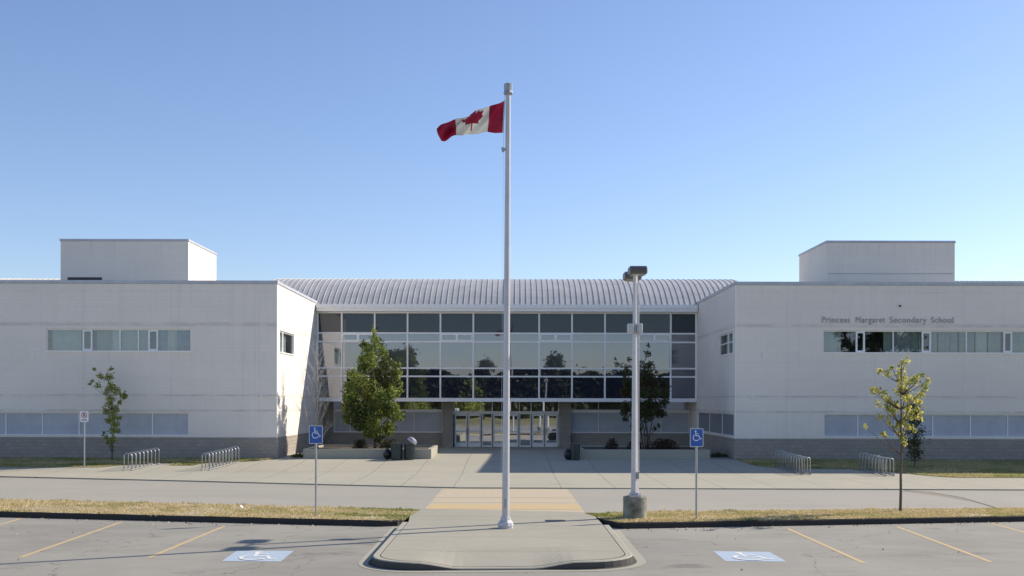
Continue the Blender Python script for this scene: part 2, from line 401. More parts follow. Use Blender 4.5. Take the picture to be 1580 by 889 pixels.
def gutter_outline():
    pts = []
    cxl, cxr, cy = WX0+1.15, WX1-1.15, WY0+1.15; r = 1.45
    pts.append((WX0-.3, 29.9))
    for k in range(9):
        t = math.pi+math.pi/2*k/8; pts.append((cxl+r*math.cos(t), cy+r*math.sin(t)))
    for k in range(1, 16): pts.append((lerp(cxl, cxr, k/16), cy-r))
    for k in range(9):
        t = -math.pi/2+math.pi/2*k/8; pts.append((cxr+r*math.cos(t), cy+r*math.sin(t)))
    pts.append((WX1+.3, 29.3)); return pts
_wo, _go = walk_outline, gutter_outline
def skew(pts): return [(x, y-.055*(WX1-x)*max(0, min(1, (26.5-y)/3.5))) for x, y in pts]
def walk_outline(i): return skew(_wo(i))
def gutter_outline(): return skew(_go())
wa = MB()
i0, i1 = walk_outline(0), walk_outline(.16)
iw = walk_outline(.18)
# top as rows from the outline towards the middle line
cols = len(iw)
def zt(x, y): return ZI-drop(x, y)
def centre_of(p): return (max(-1.5, min(1.3, p[0])), 27.0)
rings = [[(lerp(p[0], centre_of(p)[0], t), lerp(p[1], max(centre_of(p)[1], p[1]), t)) for p in iw] for t in (0, .12, .25, .4, .55, .75, 1)]
for ra, rb in zip(rings, rings[1:]):
    for k in range(cols-1):
        q = (ra[k], ra[k+1], rb[k+1], rb[k]); wa.quad(*[(x, y, zt(x, y)) for x, y in q])
wa.quad((-1.5, 27, ZI), (1.3, 27, ZI), (1.3, 29.0, ZI), (-1.5, 29.6, ZI))
wa.poly([(WX0+.18, 29.6, ZI), (-1.5, 29.6, ZI), (1.3, 29.0, ZI), (WX1-.18, 29.0, ZI), (2.5, 31, ZI), (2.35, 32.3, ZI), (-2.7, 33.25, ZI), (-2.95, 31.5, ZI)])
wa.build('entrance_walk', M['walk'], kind='structure')
kb = MB()
for k in range(len(i0)-1):
    a0, a1, b0, b1 = i0[k], i0[k+1], i1[k], i1[k+1]
    t0, t1 = ZI-.004-drop(*a0), ZI-.004-drop(*a1)
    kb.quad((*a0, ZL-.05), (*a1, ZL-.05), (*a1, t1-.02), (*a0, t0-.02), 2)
    m0 = (lerp(a0[0], b0[0], .15), lerp(a0[1], b0[1], .15)); m1 = (lerp(a1[0], b1[0], .15), lerp(a1[1], b1[1], .15))
    kb.quad((*a0, t0-.02), (*a1, t1-.02), (*m1, t1), (*m0, t0))
    kb.quad((*m0, t0), (*m1, t1), (*b1, ZI-.004-drop(*b1)), (*b0, ZI-.004-drop(*b0)))
    kb.quad((*b0, ZI-.004-drop(*b0)), (*b1, ZI-.004-drop(*b1)), (*iw[k+1], ZI-.03-drop(*b1)), (*iw[k], ZI-.03-drop(*b0)), 1)
kb.build('walk_kerb', [M['kerbc'], M['kerbd'], M['kerb_grime_shade']], kind='structure')
gu = MB(); go_ = gutter_outline()
for k in range(len(i0)-1): gu.quad((*go_[k], ZL+.006), (*go_[k+1], ZL+.006), (*i0[k+1], ZL+.006), (*i0[k], ZL+.006))
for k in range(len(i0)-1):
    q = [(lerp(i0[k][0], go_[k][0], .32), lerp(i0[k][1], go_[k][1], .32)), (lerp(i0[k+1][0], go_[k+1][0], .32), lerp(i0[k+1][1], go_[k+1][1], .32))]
    gu.quad((*q[0], ZL+.009), (*q[1], ZL+.009), (*i0[k+1], ZL+.009), (*i0[k], ZL+.009), 1)  # kerb's cast shadow on the gutter, painted as a dark strip
gu.build('walk_gutter', [M['kerbc'], M['kerb_grime_shade']], kind='structure')

# islands of dry grass on either side of the walk, with asphalt kerbs
CL = [(-70, 42.2), (-15.4, 32.1), (-3.0, 29.75)]; CR = [(2.72, 29.4), (15.3, 31.5), (70, 40)]
def island(xa, xb, ctab, rtab, name):
    m_ = MB(); k_ = MB(); st = 160
    for i in range(st):
        x0, x1 = lerp(xa, xb, i/st), lerp(xa, xb, (i+1)/st)
        c0, c1, r0, r1 = pl(ctab, x0), pl(ctab, x1), pl(rtab, x0), pl(rtab, x1)
        hh = lambda x, t: ZI-.02+.03*noise.noise((x*.6, t*4, 1))
        for j in range(5):
            t0, t1 = j/5, (j+1)/5
            m_.quad(*[(x, lerp(c+.12, r, t), hh(x, t)) for x, c, r, t in ((x0, c0, r0, t0), (x1, c1, r1, t0), (x1, c1, r1, t1), (x0, c0, r0, t1))])
        m_.quad((x1, r1, hh(x1, 1)), (x1, r1+.03, ZR-.02), (x0, r0+.03, ZR-.02), (x0, r0, hh(x0, 1)))
        wob = lambda x: .02*noise.noise((x*1.3, 5, 2)); z_ = lambda x: ZI+.012*noise.noise((x*2.1, 0, 0))
        k_.quad((x0, c0+wob(x0), ZL-.03), (x1, c1+wob(x1), ZL-.03), (x1, c1+.03+wob(x1), z_(x1)-.03), (x0, c0+.03+wob(x0), z_(x0)-.03))
        k_.quad((x0, c0+.03+wob(x0), z_(x0)-.03), (x1, c1+.03+wob(x1), z_(x1)-.03), (x1, c1+.06, z_(x1)), (x0, c0+.06, z_(x0)))
        k_.quad((x0, c0+.06, z_(x0)), (x1, c1+.06, z_(x1)), (x1, c1+.18, z_(x1)-.03), (x0, c0+.18, z_(x0)-.03))
    m_.build('island_turf', M['drysoil'], kind='structure'); k_.build('parking_kerb', M['kerbd'], kind='structure')
RL2 = [(-70, 46.5), (-17.3, 36.3), (-4.5, 33.6), (-2.75, 33.0)]; RR2 = [(2.25, 31.9), (4, 32.6), (17.0, 34.1), (70, 40.6)]
# inner ends taper onto the walk edge
CLi = [(-70, 42.2), (-15.4, 32.1), (-3.35, 29.82), (-3.0, 30.2), (-2.7, 32.9)]
CRi = [(2.3, 31.8), (2.75, 29.9), (3.1, 29.46), (15.3, 31.5), (70, 40)]
island(-70, -2.75, CLi, RL2, 'w'); island(2.3, 70, CRi, RR2, 'e')

# lawns along the wings
LL = [(-60, 54), (-26, 53.4), (-20.6, 53.4), (-19.6, 54.9), (-17.6, 55.6), (-17.4, 54.4), (-16.2, 54.4), (-15.9, 55.8), (-13.9, 56.4), (-12.9, 57.6)]
LR = [(12.4, 57.6), (12.6, 55.2), (13.2, 54.2), (14.5, 53.6), (17.0, 53.4), (18.8, 52.0), (20.0, 49.3), (20.6, 48.8), (60, 48.4)]
def lawn(xa, xb, tab):
    m_ = MB(); st = int((xb-xa)/.25)
    for i in range(st):
        x0, x1 = lerp(xa, xb, i/st), lerp(xa, xb, (i+1)/st)
        for j in range(12):
            q = [(x0, j/12), (x1, j/12), (x1, (j+1)/12), (x0, (j+1)/12)]
            pts = []
            for x, t in q:
                y = lerp(pl(tab, x), 58.05, t); pts.append((x, y, gz(y)+.035+.02*t))
            m_.quad(*pts)
    m_.build('lawn', M['greensoil'], kind='structure')
lawn(-60, -12.8, LL); lawn(12.4, 60, LR)

def grass(name, n, sampler, hgt, mats, wts, label, cat):
    m_ = MB()
    for _ in range(n):
        p = sampler()
        if p is None: continue
        x, y, z = p; h = hgt*rnd.uniform(.5, 1.35); a_ = rnd.uniform(0, math.pi); w_ = rnd.uniform(.012, .024)
        dx, dy = math.cos(a_)*w_, math.sin(a_)*w_; lx, ly = rnd.gauss(0, h*.45), rnd.gauss(0, h*.45)
        if noise.noise((x*.9, y*1.8, 17))+.5*noise.noise((x*3, y*4, 2)) < -.30 and rnd.random() < .85: continue
        pat = noise.noise((x*.35, y*.8, 3))+.5*noise.noise((x*1.4, y*1.4, 9))
        gq = wts(x, y)+pat*.9
        mi = 0 if gq < .15 else (1 if gq < .6 else 2)
        if rnd.random() < .15: mi = rnd.randrange(3)
        m_.tri((x-dx, y-dy, z), (x+dx, y+dy, z), (x+lx, y+ly, z+h), mi)
    m_.build(name, mats, kind='stuff', label=label, category=cat)
gm = [M['blade_dry'], M['blade_mid'], M['blade_green']]
def s_island(side):
    def f():
        x = -rnd.uniform(2.8, 24) if side < 0 else rnd.uniform(2.3, 22)
        c, r = (pl(CLi, x), pl(RL2, x)) if side < 0 else (pl(CRi, x), pl(RR2, x))
        t = rnd.random(); return (x, lerp(c+.12, r, t)+rnd.gauss(0, .03), ZI-.03)
    return f
for sd_, lb in ((-1, 'dry yellow grass on the island left of the flagpole'), (1, 'dry yellow grass on the island around the lamp footing')):
    grass('grass', 64000, s_island(sd_), .05, gm, lambda x, y: .75*max(0, 1-(abs(x)-2.3)/2.6)-.05 if x > 0 else .7*max(0, 1-(abs(x)-2.7)/3)-.02, lb, 'grass')
def s_tuft(side):
    def f():
        x = rnd.uniform(2.95, 22)*side
        if noise.noise((x*1.1, side*3, 8))+.7*noise.noise((x*5.3, side*3, 1)) < .22: return None
        c, r = (pl(CLi, x), pl(RL2, x)) if side < 0 else (pl(CRi, x), pl(RR2, x))
        return (x, (r-.05 if rnd.random() < .5 else c+.2)+rnd.gauss(0, .06), ZI-.03)
    return f
for sd_, lb in ((-1, 'taller ragged weeds along the edges of the left grass island'), (1, 'taller ragged weeds along the edges of the right grass island')):
    grass('weeds', 5000, s_tuft(sd_), .085, gm, lambda x, y: .45, lb, 'weeds')
def s_lawn(side):
    def f():
        x = -rnd.uniform(12.8, 31) if side < 0 else rnd.uniform(12.4, 31)
        y0 = pl(LL if side < 0 else LR, x); y = lerp(y0, 58, rnd.random()**1.3); return (x, y, gz(y)+.03)
    return f
for sd_, lb in ((-1, 'short lawn along the foot of the left wing'), (1, 'short lawn along the foot of the right wing')):
    grass('grass', 42000, s_lawn(sd_), .06, gm, lambda x, y: .42, lb, 'grass')

# painted markings
def sheet(name, quads, mat, z, **kw):
    m_ = MB()
    for q in quads: m_.poly([(x, y, z) for x, y in q])
    return m_.build(name, mat, kind='structure', **kw)
def fl(px, py, z): v = flat(px, py, z); return (v.x, v.y)
sheet('crosswalk_ground', [[(-2.78, 33.4), (2.38, 33.4), (2.3, 42.7), (-2.7, 42.7)]], M['tan'], ZR+.003)
for y0, y1, wv in ((756.5, 768, 0), (771.5, 776, 0), (779, 786, 1), (789.5, 794.5, 1)):
    ya, yb = flat(787, y1, ZR).y, flat(787, y0, ZR).y
    ya = max(ya, 33.0+.35)
    if yb > ya: sheet('crosswalk_stripe', [[(-2.75, ya), (2.35, ya), (2.3, min(yb, 42.7)), (-2.7, min(yb, 42.7))]], M['yellow' if wv else 'yellow_worn'], ZR+.007)
for (ax, ay), (bx, by) in (((348, 812.5), (230, 862)), ((188, 807), (32, 862)), ((33, 802), (-120, 845)), ((1216, 815), (1334, 868)), ((1384, 811.5), (1530, 866)), ((1530, 806), (1700, 852))):
    p, q = Vector(fl(ax, ay, ZL)), Vector(fl(bx, by, ZL)); d = (q-p).normalized(); nn = Vector((-d.y, d.x))*.055
    sheet('parking_line', [[(p+nn)[:], (p-nn)[:], (q-nn)[:], (q+nn)[:]]], M['yellow'], ZL+.004)
sheet('crosswalk_stripe', [[(-2.6, 20.35), (2.5, 20.35), (2.5, 20.75), (-2.6, 20.75)]], M['yellow_worn'], ZL+.004)
sheet('crosswalk_stripe', [[(-2.6, 19.6), (2.5, 19.6), (2.5, 20.0), (-2.6, 20.0)]], M['yellow_worn'], ZL+.004)

def wheelchair():                      # strokes of the access symbol in a unit square
    out = []
    def stroke(pts, w_):
        for (x0, y0), (x1, y1) in zip(pts, pts[1:]):
            d = Vector((x1-x0, y1-y0)).normalized(); nx, ny = -d.y*w_/2, d.x*w_/2; e = d*w_*.25
            out.append([(x0-e.x+nx, y0-e.y+ny), (x0-e.x-nx, y0-e.y-ny), (x1+e.x-nx, y1+e.y-ny), (x1+e.x+nx, y1+e.y+ny)])
    out.append([(.40+.085*math.cos(t*math.pi/6), .90+.085*math.sin(t*math.pi/6)) for t in range(12)])
    stroke([(.40, .80), (.43, .48), (.70, .48), (.82, .18), (.94, .22)], .085)
    stroke([(.42, .66), (.66, .66)], .07)
    arc = [(.46+.29*math.cos(R(t)), .31+.29*math.sin(R(t))) for t in range(125, 345, 20)]
    stroke(arc, .075)
    return out
for c4 in ([(343, 867), (433.6, 867.5), (454, 851), (366, 851)], [(1119.6, 865.5), (1214.5, 866), (1187.6, 851), (1100.6, 850)]):
    P = [fl(x, y, ZL) for x, y in c4]
    sheet('accessible_bay_pad', [P], M['padblue'], ZL+.004)
    def bil(u, v): return tuple(lerp(lerp(P[0][i], P[1][i], u), lerp(P[3][i], P[2][i], u), v) for i in (0, 1))
    sh = MB()
    for k, q in enumerate(wheelchair()): sh.poly([(*bil(.1+u*.8, .08+v*.84), ZL+.008+.0006*k) for u, v in q])
    sh.build('accessible_bay_symbol', M['padwhite'], kind='structure')
# concrete swale crossing the drive on the right
ln = [on_plaza(1388, 755), on_plaza(1430, 758.5), Vector((*fl(1475, 767, ZR), 0)), Vector((*fl(1515, 779, ZR), 0)), Vector((*fl(1540, 787, ZR), 0))]
wd = [.3, 1.0, 1.7, 2.0, 2.0]; sw = MB()
for i in range(4):
    a0, a1 = ln[i], ln[i+1]
    sw.quad((a0.x, a0.y-wd[i], ZR+.005), (a1.x, a1.y-wd[i+1], ZR+.005), (a1.x+.25, a1.y+.1, ZR+.005), (a0.x+.25, a0.y+.1, ZR+.005))
    sw.quad((a0.x+.25, a0.y+.1, ZR+.006), (a1.x+.25, a1.y+.1, ZR+.006), (a1.x+.32, a1.y+.18, ZR+.006), (a0.x+.32, a0.y+.18, ZR+.006), 1)
M['swale'] = m_ground('stained_swale_concrete', (.33, .295, .225), (.28, .25, .195), 'plain')
sw.build('drainage_swale', [M['swale'], M['kerbd']], kind='structure')

# ------------------------------------------------------------------ the school
B = thing('school_building', 'long two-storey white school with vaulted metal roof and glazed entrance between two wings', 'building', (0, 58, 0))
XL, XR, YW, YG, YD = -12.73, 12.29, 58.0, 70.0, 72.6
ZT = 9.68
def cells(a0, a1, z0, z1, ops):
    us = sorted({a0, a1, *[o[0] for o in ops], *[o[1] for o in ops]}); zs = sorted({z0, z1, *[o[2] for o in ops], *[o[3] for o in ops]})
    us = [u for u in us if a0 <= u <= a1]; zs = [z for z in zs if z0 <= z <= z1]
    for u0, u1 in zip(us, us[1:]):
        for w0, w1 in zip(zs, zs[1:]):
            cu, cz = (u0+u1)/2, (w0+w1)/2
            if not any(o[0] < cu < o[1] and o[2] < cz < o[3] for o in ops): yield u0, u1, w0, w1
def wall_x(m_, x0, x1, z0, z1, y, ops=(), dep=.25):          # wall facing -Y
    for u0, u1, w0, w1 in cells(x0, x1, z0, z1, ops): m_.quad((u0, y, w0), (u1, y, w0), (u1, y, w1), (u0, y, w1))
    for a0, a1, b0, b1 in ops:
        m_.quad((a0, y, b0), (a0, y+dep, b0), (a0, y+dep, b1), (a0, y, b1)); m_.quad((a1, y, b0), (a1, y, b1), (a1, y+dep, b1), (a1, y+dep, b0))
        m_.quad((a0, y, b1), (a0, y+dep, b1), (a1, y+dep, b1), (a1, y, b1)); m_.quad((a0, y, b0), (a1, y, b0), (a1, y+dep, b0), (a0, y+dep, b0))
def wall_y(m_, y0, y1, z0, z1, x, s, ops=(), dep=.25):        # wall facing s*X
    for u0, u1, w0, w1 in cells(y0, y1, z0, z1, ops):
        q = [(x, u0, w0), (x, u1, w0), (x, u1, w1), (x, u0, w1)]; m_.quad(*(q if s > 0 else q[::-1]))
    for a0, a1, b0, b1 in ops:
        X = x-s*dep
        m_.quad((x, a0, b0), (X, a0, b0), (X, a0, b1), (x, a0, b1)); m_.quad((x, a1, b0), (X, a1, b0), (X, a1, b1), (x, a1, b1))
        m_.quad((x, a0, b1), (X, a0, b1), (X, a1, b1), (x, a1, b1)); m_.quad((x, a0, b0), (X, a0, b0), (X, a1, b0), (x, a1, b0))
WZ0, WZ1 = 5.83, 7.03
PZ0, PZ1 = 1.24, 2.46
BZ = 1.12
def wx(px): return (px-VX)*YW/F
LWIN = (wx(71), wx(294)); RWIN = (wx(1270), wx(1655))
LPAN = (-42.0, wx(291)); RPAN = (wx(1271.5), 42.0)
SW = (58.75, 62.6)                      # side windows, along the inner walls
w_ = MB()
# left wing
wall_x(w_, -44, XL, BZ, ZT-.16, YW, [(*LWIN, WZ0, WZ1), (*LPAN, PZ0, PZ1)], .22)
wall_y(w_, YW, YD+.2, BZ, ZT-.16, XL, 1, [(*SW, WZ0, WZ1)], .22)
wall_y(w_, YW, YG, 0-.3, ZT-.16, -44, -1)
w_.quad((XL, YD+.2, BZ), (XL-.4, YD+.2, BZ), (XL-.4, YD+.2, ZT-.16), (XL, YD+.2, ZT-.16))
w_.build('wall', M['clad'], B, label='white wall of the left wing')
w_ = MB()
wall_x(w_, XR, 44, BZ, ZT-.16, YW, [(*RWIN, WZ0, WZ1), (*RPAN, PZ0, PZ1)], .22)
wall_y(w_, YW, YD+.2, BZ, ZT-.16, XR, -1, [(*SW, WZ0, WZ1), (58.4, 69.9, PZ0, PZ1)], .22)
wall_y(w_, YW, YG, 0-.3, ZT-.16, 44, 1)
w_.build('wall', M['clad'], B, label='white wall of the right wing carrying the school name')
# masonry base: 3 cm proud of the cladding
for x0, x1, sgn in ((-44, XL, 1), (XR, 44, -1)):
    b_ = MB(); xi = XL if sgn > 0 else XR
    e = .03*sgn
    X0, X1 = (x0, xi+e) if sgn > 0 else (xi+e, x1)
    b_.box(X0, X1, YW-.03, YW+.3, -.45, BZ)
    if sgn > 0: b_.box(xi-.3, xi+e, YW+.301, YD+.1, -.45, BZ)
    else: b_.box(xi+e, xi+.3, YW+.301, YD+.1, -.45, BZ)
    b_.build('masonry_base', M['block'], B)
    c_ = MB()
    if sgn > 0:
        c_.box(-44.05, xi+.05, YW-.05, YW+.30, ZT-.16, ZT); c_.box(xi-.30, xi+.05, YW+.301, YD+.4, ZT-.16, ZT)
        c_.box(-44.05, xi+.02, YW-.02, YW+.2, ZT-.20, ZT-.161)
    else:
        c_.box(xi-.05, 44.05, YW-.05, YW+.30, ZT-.16, ZT); c_.box(xi-.05, xi+.30, YW+.301, YD+.4, ZT-.16, ZT)
        c_.box(xi-.02, 44.05, YW-.02, YW+.2, ZT-.20, ZT-.161)
    c_.build('parapet_cap', M['cap'], B)
    # corner trim and cladding reveals
    t_ = MB()
    t_.box(xi-.035 if sgn > 0 else xi-.012, xi+.012 if sgn > 0 else xi+.035, YW-.012, YW+.035, BZ+.001, ZT-.201)
    t_.build('corner_trim', M['frame'], B)
    # string courses
    s_ = MB()
    for z in (7.18, 3.36, 2.53):
        s_.box(min(x0, xi+.015*sgn), max(x1, xi+.015*sgn), YW-.015, YW+.001, z, z+.05)
        if sgn > 0: s_.box(xi-.001, xi+.015, YW+.001, YG-.1, z, z+.05)
        else: s_.box(xi-.015, xi+.001, YW+.001, YG-.1, z, z+.05)
    s_.build('string_course', M['clad'], B)
    r_ = MB(); r_.box(x0+.25 if sgn > 0 else xi+.31, xi-.31 if sgn > 0 else x1-.25, YW+.31, YG+3, 9.1, 9.3)
    r_.build('flat_roof', M['roofing'], B)

def curtain(m_, x0, x1, z0, z1, y, amp, per, mi, axis='x'):
    k = max(2, int((x1-x0)/.04)); ph = rnd.uniform(0, 6)
    pr = None
    for i in range(k+1):
        x = lerp(x0, x1, i/k); yy = y+amp*math.sin(x*2*math.pi/per+ph+1.2*math.sin(x*1.7))
        cur = ((x, yy, z0), (x, yy, z1)) if axis == 'x' else ((yy, x, z0), (yy, x, z1))
        if pr: m_.quad(pr[0], cur[0], cur[1], pr[1], mi)
        pr = cur
def window_x(x0, x1, marks, sashes, curtains, lab):
    y = YW+.12
    f = MB(); f.box(x0+.002, x1-.002, y-.03, y+.05, WZ1-.06, WZ1-.002); f.box(x0-.03, x1+.03, YW-.05, y+.05, WZ0-.055, WZ0+.012)
    f.box(x0+.002, x0+.05, y-.03, y+.05, WZ0+.013, WZ1-.061); f.box(x1-.05, x1-.002, y-.03, y+.05, WZ0+.013, WZ1-.061)
    for mx in marks: f.box(mx-.03, mx+.03, y-.03, y+.05, WZ0+.013, WZ1-.061)
    win = f.build('window', M['frame'], B, label=lab)
    for a0, a1 in sashes:
        s_ = MB(); t = .085
        s_.box(a0, a0+t, y-.06, y+.055, WZ0+.014, WZ1-.062); s_.box(a1-t, a1, y-.06, y+.055, WZ0+.014, WZ1-.062)
        s_.box(a0+t, a1-t, y-.06, y+.055, WZ0+.014, WZ0+.11); s_.box(a0+t, a1-t, y-.06, y+.055, WZ1-.14, WZ1-.062)
        s_.build('sash', M['frame'], win)
    p = MB(); p.quad((x0+.05, y, WZ0), (x1-.05, y, WZ0), (x1-.05, y, WZ1), (x0+.05, y, WZ1)); p.build('pane', M['glass_win'], win)
    for c0, c1, amp, per, mi, off in curtains: 
        c = MB(); curtain(c, c0, c1, WZ0+.01, WZ1-.01, YW+.30+off, amp, per, mi)
        c.build('curtain', [M['curtain_a'], M['curtain_b'], M['curtain_c'], M['curtain_d']], win)
    r = MB(); r.quad((x0-.3, YW+2, WZ0-.5), (x1+.3, YW+2, WZ0-.5), (x1+.3, YW+2, WZ1+.5), (x0-.3, YW+2, WZ1+.5)); r.build('room_back', M['interior'], win)
window_x(*LWIN, [wx(184), wx(212.6)], [(wx(126.6), wx(141.5)), (wx(228), wx(243))],
         [(wx(77), wx(122), .008, .5, 0, 0), (wx(122), wx(127), .02, .1, 2, .05), (wx(142), wx(170), .008, .4, 0, .35), (wx(170), wx(184), .03, .16, 1, 0), (wx(185), wx(212), .012, .3, 0, 0),
          (wx(213), wx(229), .03, .17, 3, 0), (wx(243), wx(256), .04, .18, 2, 0), (wx(256), wx(270), .04, .2, 1, .03), (wx(270), wx(292), .05, .16, 2, 0)],
         'strip window with pale and blue curtains in the left wing')
window_x(*RWIN, [wx(1379), wx(1492), wx(1606)], [(wx(1321), wx(1335)), (wx(1423), wx(1437)), (wx(1549), wx(1562.5))],
         [(wx(1272), wx(1300), .01, .5, 0, 0), (wx(1366), wx(1379), .02, .2, 0, 0), (wx(1380), wx(1408), .04, .14, 3, 0), (wx(1408), wx(1424), .04, .15, 0, 0), (wx(1438), wx(1449), .03, .2, 0, 0),
          (wx(1451), wx(1468), .04, .15, 3, 0), (wx(1470), wx(1480), .04, .13, 3, 0), (wx(1483), wx(1506), .04, .16, 0, 0), (wx(1509), wx(1526), .03, .2, 1, 0), (wx(1529), wx(1548), .02, .3, 0, .05), (wx(1563), wx(1650), .02, .4, 0, 0)],
         'strip window with grey pleated curtains below the school name')
for xi, sg, lb in ((XL, 1, 'small side window in the sunlit inner wall'), (XR, -1, 'small side window in the shaded inner wall')):
    x = xi-sg*.10; f = MB()
    def bx(m_, d0, d1, y0, y1, z0, z1):
        a_, b_ = sorted((x+sg*d0, x+sg*d1)); m_.box(a_, b_, y0, y1, z0, z1)
    y0, y1 = SW
    bx(f, -.05, .03, y0+.002, y1-.002, WZ1-.07, WZ1-.002); bx(f, -.05, .15, y0-.03, y1+.03, WZ0-.06, WZ0+.012)
    bx(f, -.05, .03, y0+.002, y0+.06, WZ0+.013, WZ1-.071); bx(f, -.05, .03, y1-.06, y1-.002, WZ0+.013, WZ1-.071)
    ym = y0+1.05 if sg > 0 else y0+1.5
    bx(f, -.05, .04, ym-.09, ym+.09, WZ0+.013, WZ1-.071)
    if sg < 0: bx(f, -.05, .035, y0+.06, y1-.06, WZ0+.6, WZ0+.66)
    win = f.build('window', M['frame'], B, label=lb)
    p = MB(); p.quad((x, y0, WZ0), (x, y1, WZ0), (x, y1, WZ1), (x, y0, WZ1)); p.build('pane', M['glass_win'], win)
    c = MB(); curtain(c, y0+.1, y1-.9, WZ0, WZ1, xi-sg*.3, .03, .2, 0, 'y'); c.build('curtain', [M['curtain_a'], M['curtain_b'], M['curtain_c'], M['curtain_d']], win)
    r = MB(); X = xi-sg*1.5; r.quad((X, y0-.3, WZ0-.4), (X, y1+.3, WZ0-.4), (X, y1+.3, WZ1+.4), (X, y0-.3, WZ1+.4)); r.build('room_back', M['interior'], win)
# ground floor infill panels with mullions: one strip per wing
for (x0, x1), marks in ((LPAN, [wx(291-56.6*k) for k in range(1, 9)]), (RPAN, [wx(1271.5)+wd_ for wd_ in (1.87, 3.9, 5.97, 8.03, 10.06, 12.1, 14.1, 16.2, 18.2)])):
    f = MB(); y = YW+.12
    f.box(x0+.002, x1-.002, y-.05, y, PZ1-.05, PZ1-.002); f.box(x0+.002, x1-.002, YW-.035, y, PZ0-.03, PZ0+.03)
    for mx in marks+[x1-.025 if x0 < -30 else x0+.028]: f.box(mx-.025, mx+.025, y-.04, y, PZ0+.031, PZ1-.051)
    st = f.build('panel_strip', M['frame'], B)
    edges = sorted(marks+[x0, x1])
    for e0, e1 in zip(edges, edges[1:]):
        if e1-e0 < .1: continue
        q = MB(); q.quad((e0, y+.01, PZ0), (e1, y+.01, PZ0), (e1, y+.01, PZ1), (e0, y+.01, PZ1)); q.build('infill_panel', M['panel'], st)
f = MB(); x = XR+.12
for y0, y1 in ((58.4, 58.46), (62.0, 62.05), (65.9, 65.95), (69.84, 69.9)): f.box(x-.04, x, y0, y1, PZ0+.031, PZ1-.051)
f.box(x-.05, x, 58.402, 69.898, PZ1-.05, PZ1-.002); f.box(XR-.02, x, 58.402, 69.898, PZ0-.02, PZ0+.03)
st = f.build('panel_strip', M['frame'], B)
q = MB(); q.quad((x+.01, 58.4, PZ0), (x+.01, 69.9, PZ0), (x+.01, 69.9, PZ1), (x+.01, 58.4, PZ1)); q.build('infill_panel', M['panel_dark'], st)

# penthouses
for x0, x1, slot in ((-26.66, -19.09, 1), (18.75, 26.34, 0)):
    p = MB(); y0, y1, zt_ = 63.0, 69.0, 12.70
    p.box(x0, x1, y0, y1, 9.2, zt_-.14)
    ph = p.build('penthouse', M['clad'], B, label='plain block penthouse on the roof of the '+('left' if slot else 'right')+' wing')
    c = MB(); c.box(x0-.05, x1+.05, y0-.05, y1+.05, zt_-.14, zt_, bv=.02); c.build('coping', M['cap'], ph)
    if slot:
        v = MB(); v.box(wx(104)*63/58, wx(157)*63/58, y0-.02, y0+.01, 10.26, 10.42); v.build('vent_slot', M['dark'], ph)
    else:
        v = MB(); v.box(x0+.1, x1-.1, y0-.03, y0+.01, 10.72, 10.76); v.build('trim_line', M['cap'], ph)

# vaulted roof over the whole length
YC, RAD, ZA = 76.5, 11.4, 11.84
def arc(t):                            # t in 0..1 from front eave to back eave
    h = math.asin(7.05/RAD); an = lerp(-h, h, t); return YC+RAD*math.sin(an), ZA-RAD+RAD*math.cos(an)
NA = 26; sp = .372
def vault(xa, xb, dzz):
    v = MB()
    for i in range(NA):
        a0, a1 = arc(i/NA), arc((i+1)/NA); v.quad((xa, a0[0], a0[1]-dzz), (xb, a0[0], a0[1]-dzz), (xb, a1[0], a1[1]-dzz), (xa, a1[0], a1[1]-dzz))
    for sx in (xa, xb): v.poly([(sx, *arc(0)), *[(sx, arc(i/NA)[0], arc(i/NA)[1]-dzz) for i in range(1, NA)], (sx, *arc(1))])
    for k in range(math.ceil((xa+.05)/sp), int(math.floor((xb+.05)/sp))+1):
        x = -.05+k*sp; w2 = .010; hh = .034
        for i in range(NA):
            (ya, za), (yb, zb) = arc(i/NA), arc((i+1)/NA)
            na = Vector((0, ya-YC, za-(ZA-RAD))).normalized()*hh; nb = Vector((0, yb-YC, zb-(ZA-RAD))).normalized()*hh
            A0, B0 = Vector((x, ya, za-dzz)), Vector((x, yb, zb-dzz)); o = Vector((w2, 0, 0))
            v.quad(A0-o, B0-o, B0-o+nb, A0-o+na); v.quad(A0+o, A0+o+na, B0+o+nb, B0+o); v.quad(A0-o+na, B0-o+nb, B0+o+nb, A0+o+na)
            if i == 0: v.quad(A0-o, A0+o, A0+o+na, A0-o+na)
    v.build('vaulted_roof', M['roof'], B)
vault(-16.5, 15.8, 0); vault(-44, -27.6, .05); vault(26.6, 44, .07)
e = MB(); ez = arc(0)[1]
e.box(XL+.06, XR-.06, YG-.62, YG+.0, 9.00, ez+.02)       # fascia and gutter of the entrance
e.box(XL+.06, XR-.06, YG-.72, YG-.621, 9.20, ez+.05)
e.build('eaves_fascia', M['frame'], B)
bk = MB(); bk.box(-44, 44, 76, 83.4, -.3, ez-.05); bk.box(XL-8, XL-.35, YG+.6, 76, -.3, ez-.05); bk.box(XR+.35, XR+8, YG+.6, 76, -.3, ez-.05)
bk.box(-44, XL-8, 72.2, 76, -.3, ez-.05); bk.box(XR+8, 44, 72.2, 76, -.3, ez-.05)
bk.build('rear_block', M['clad'], B)

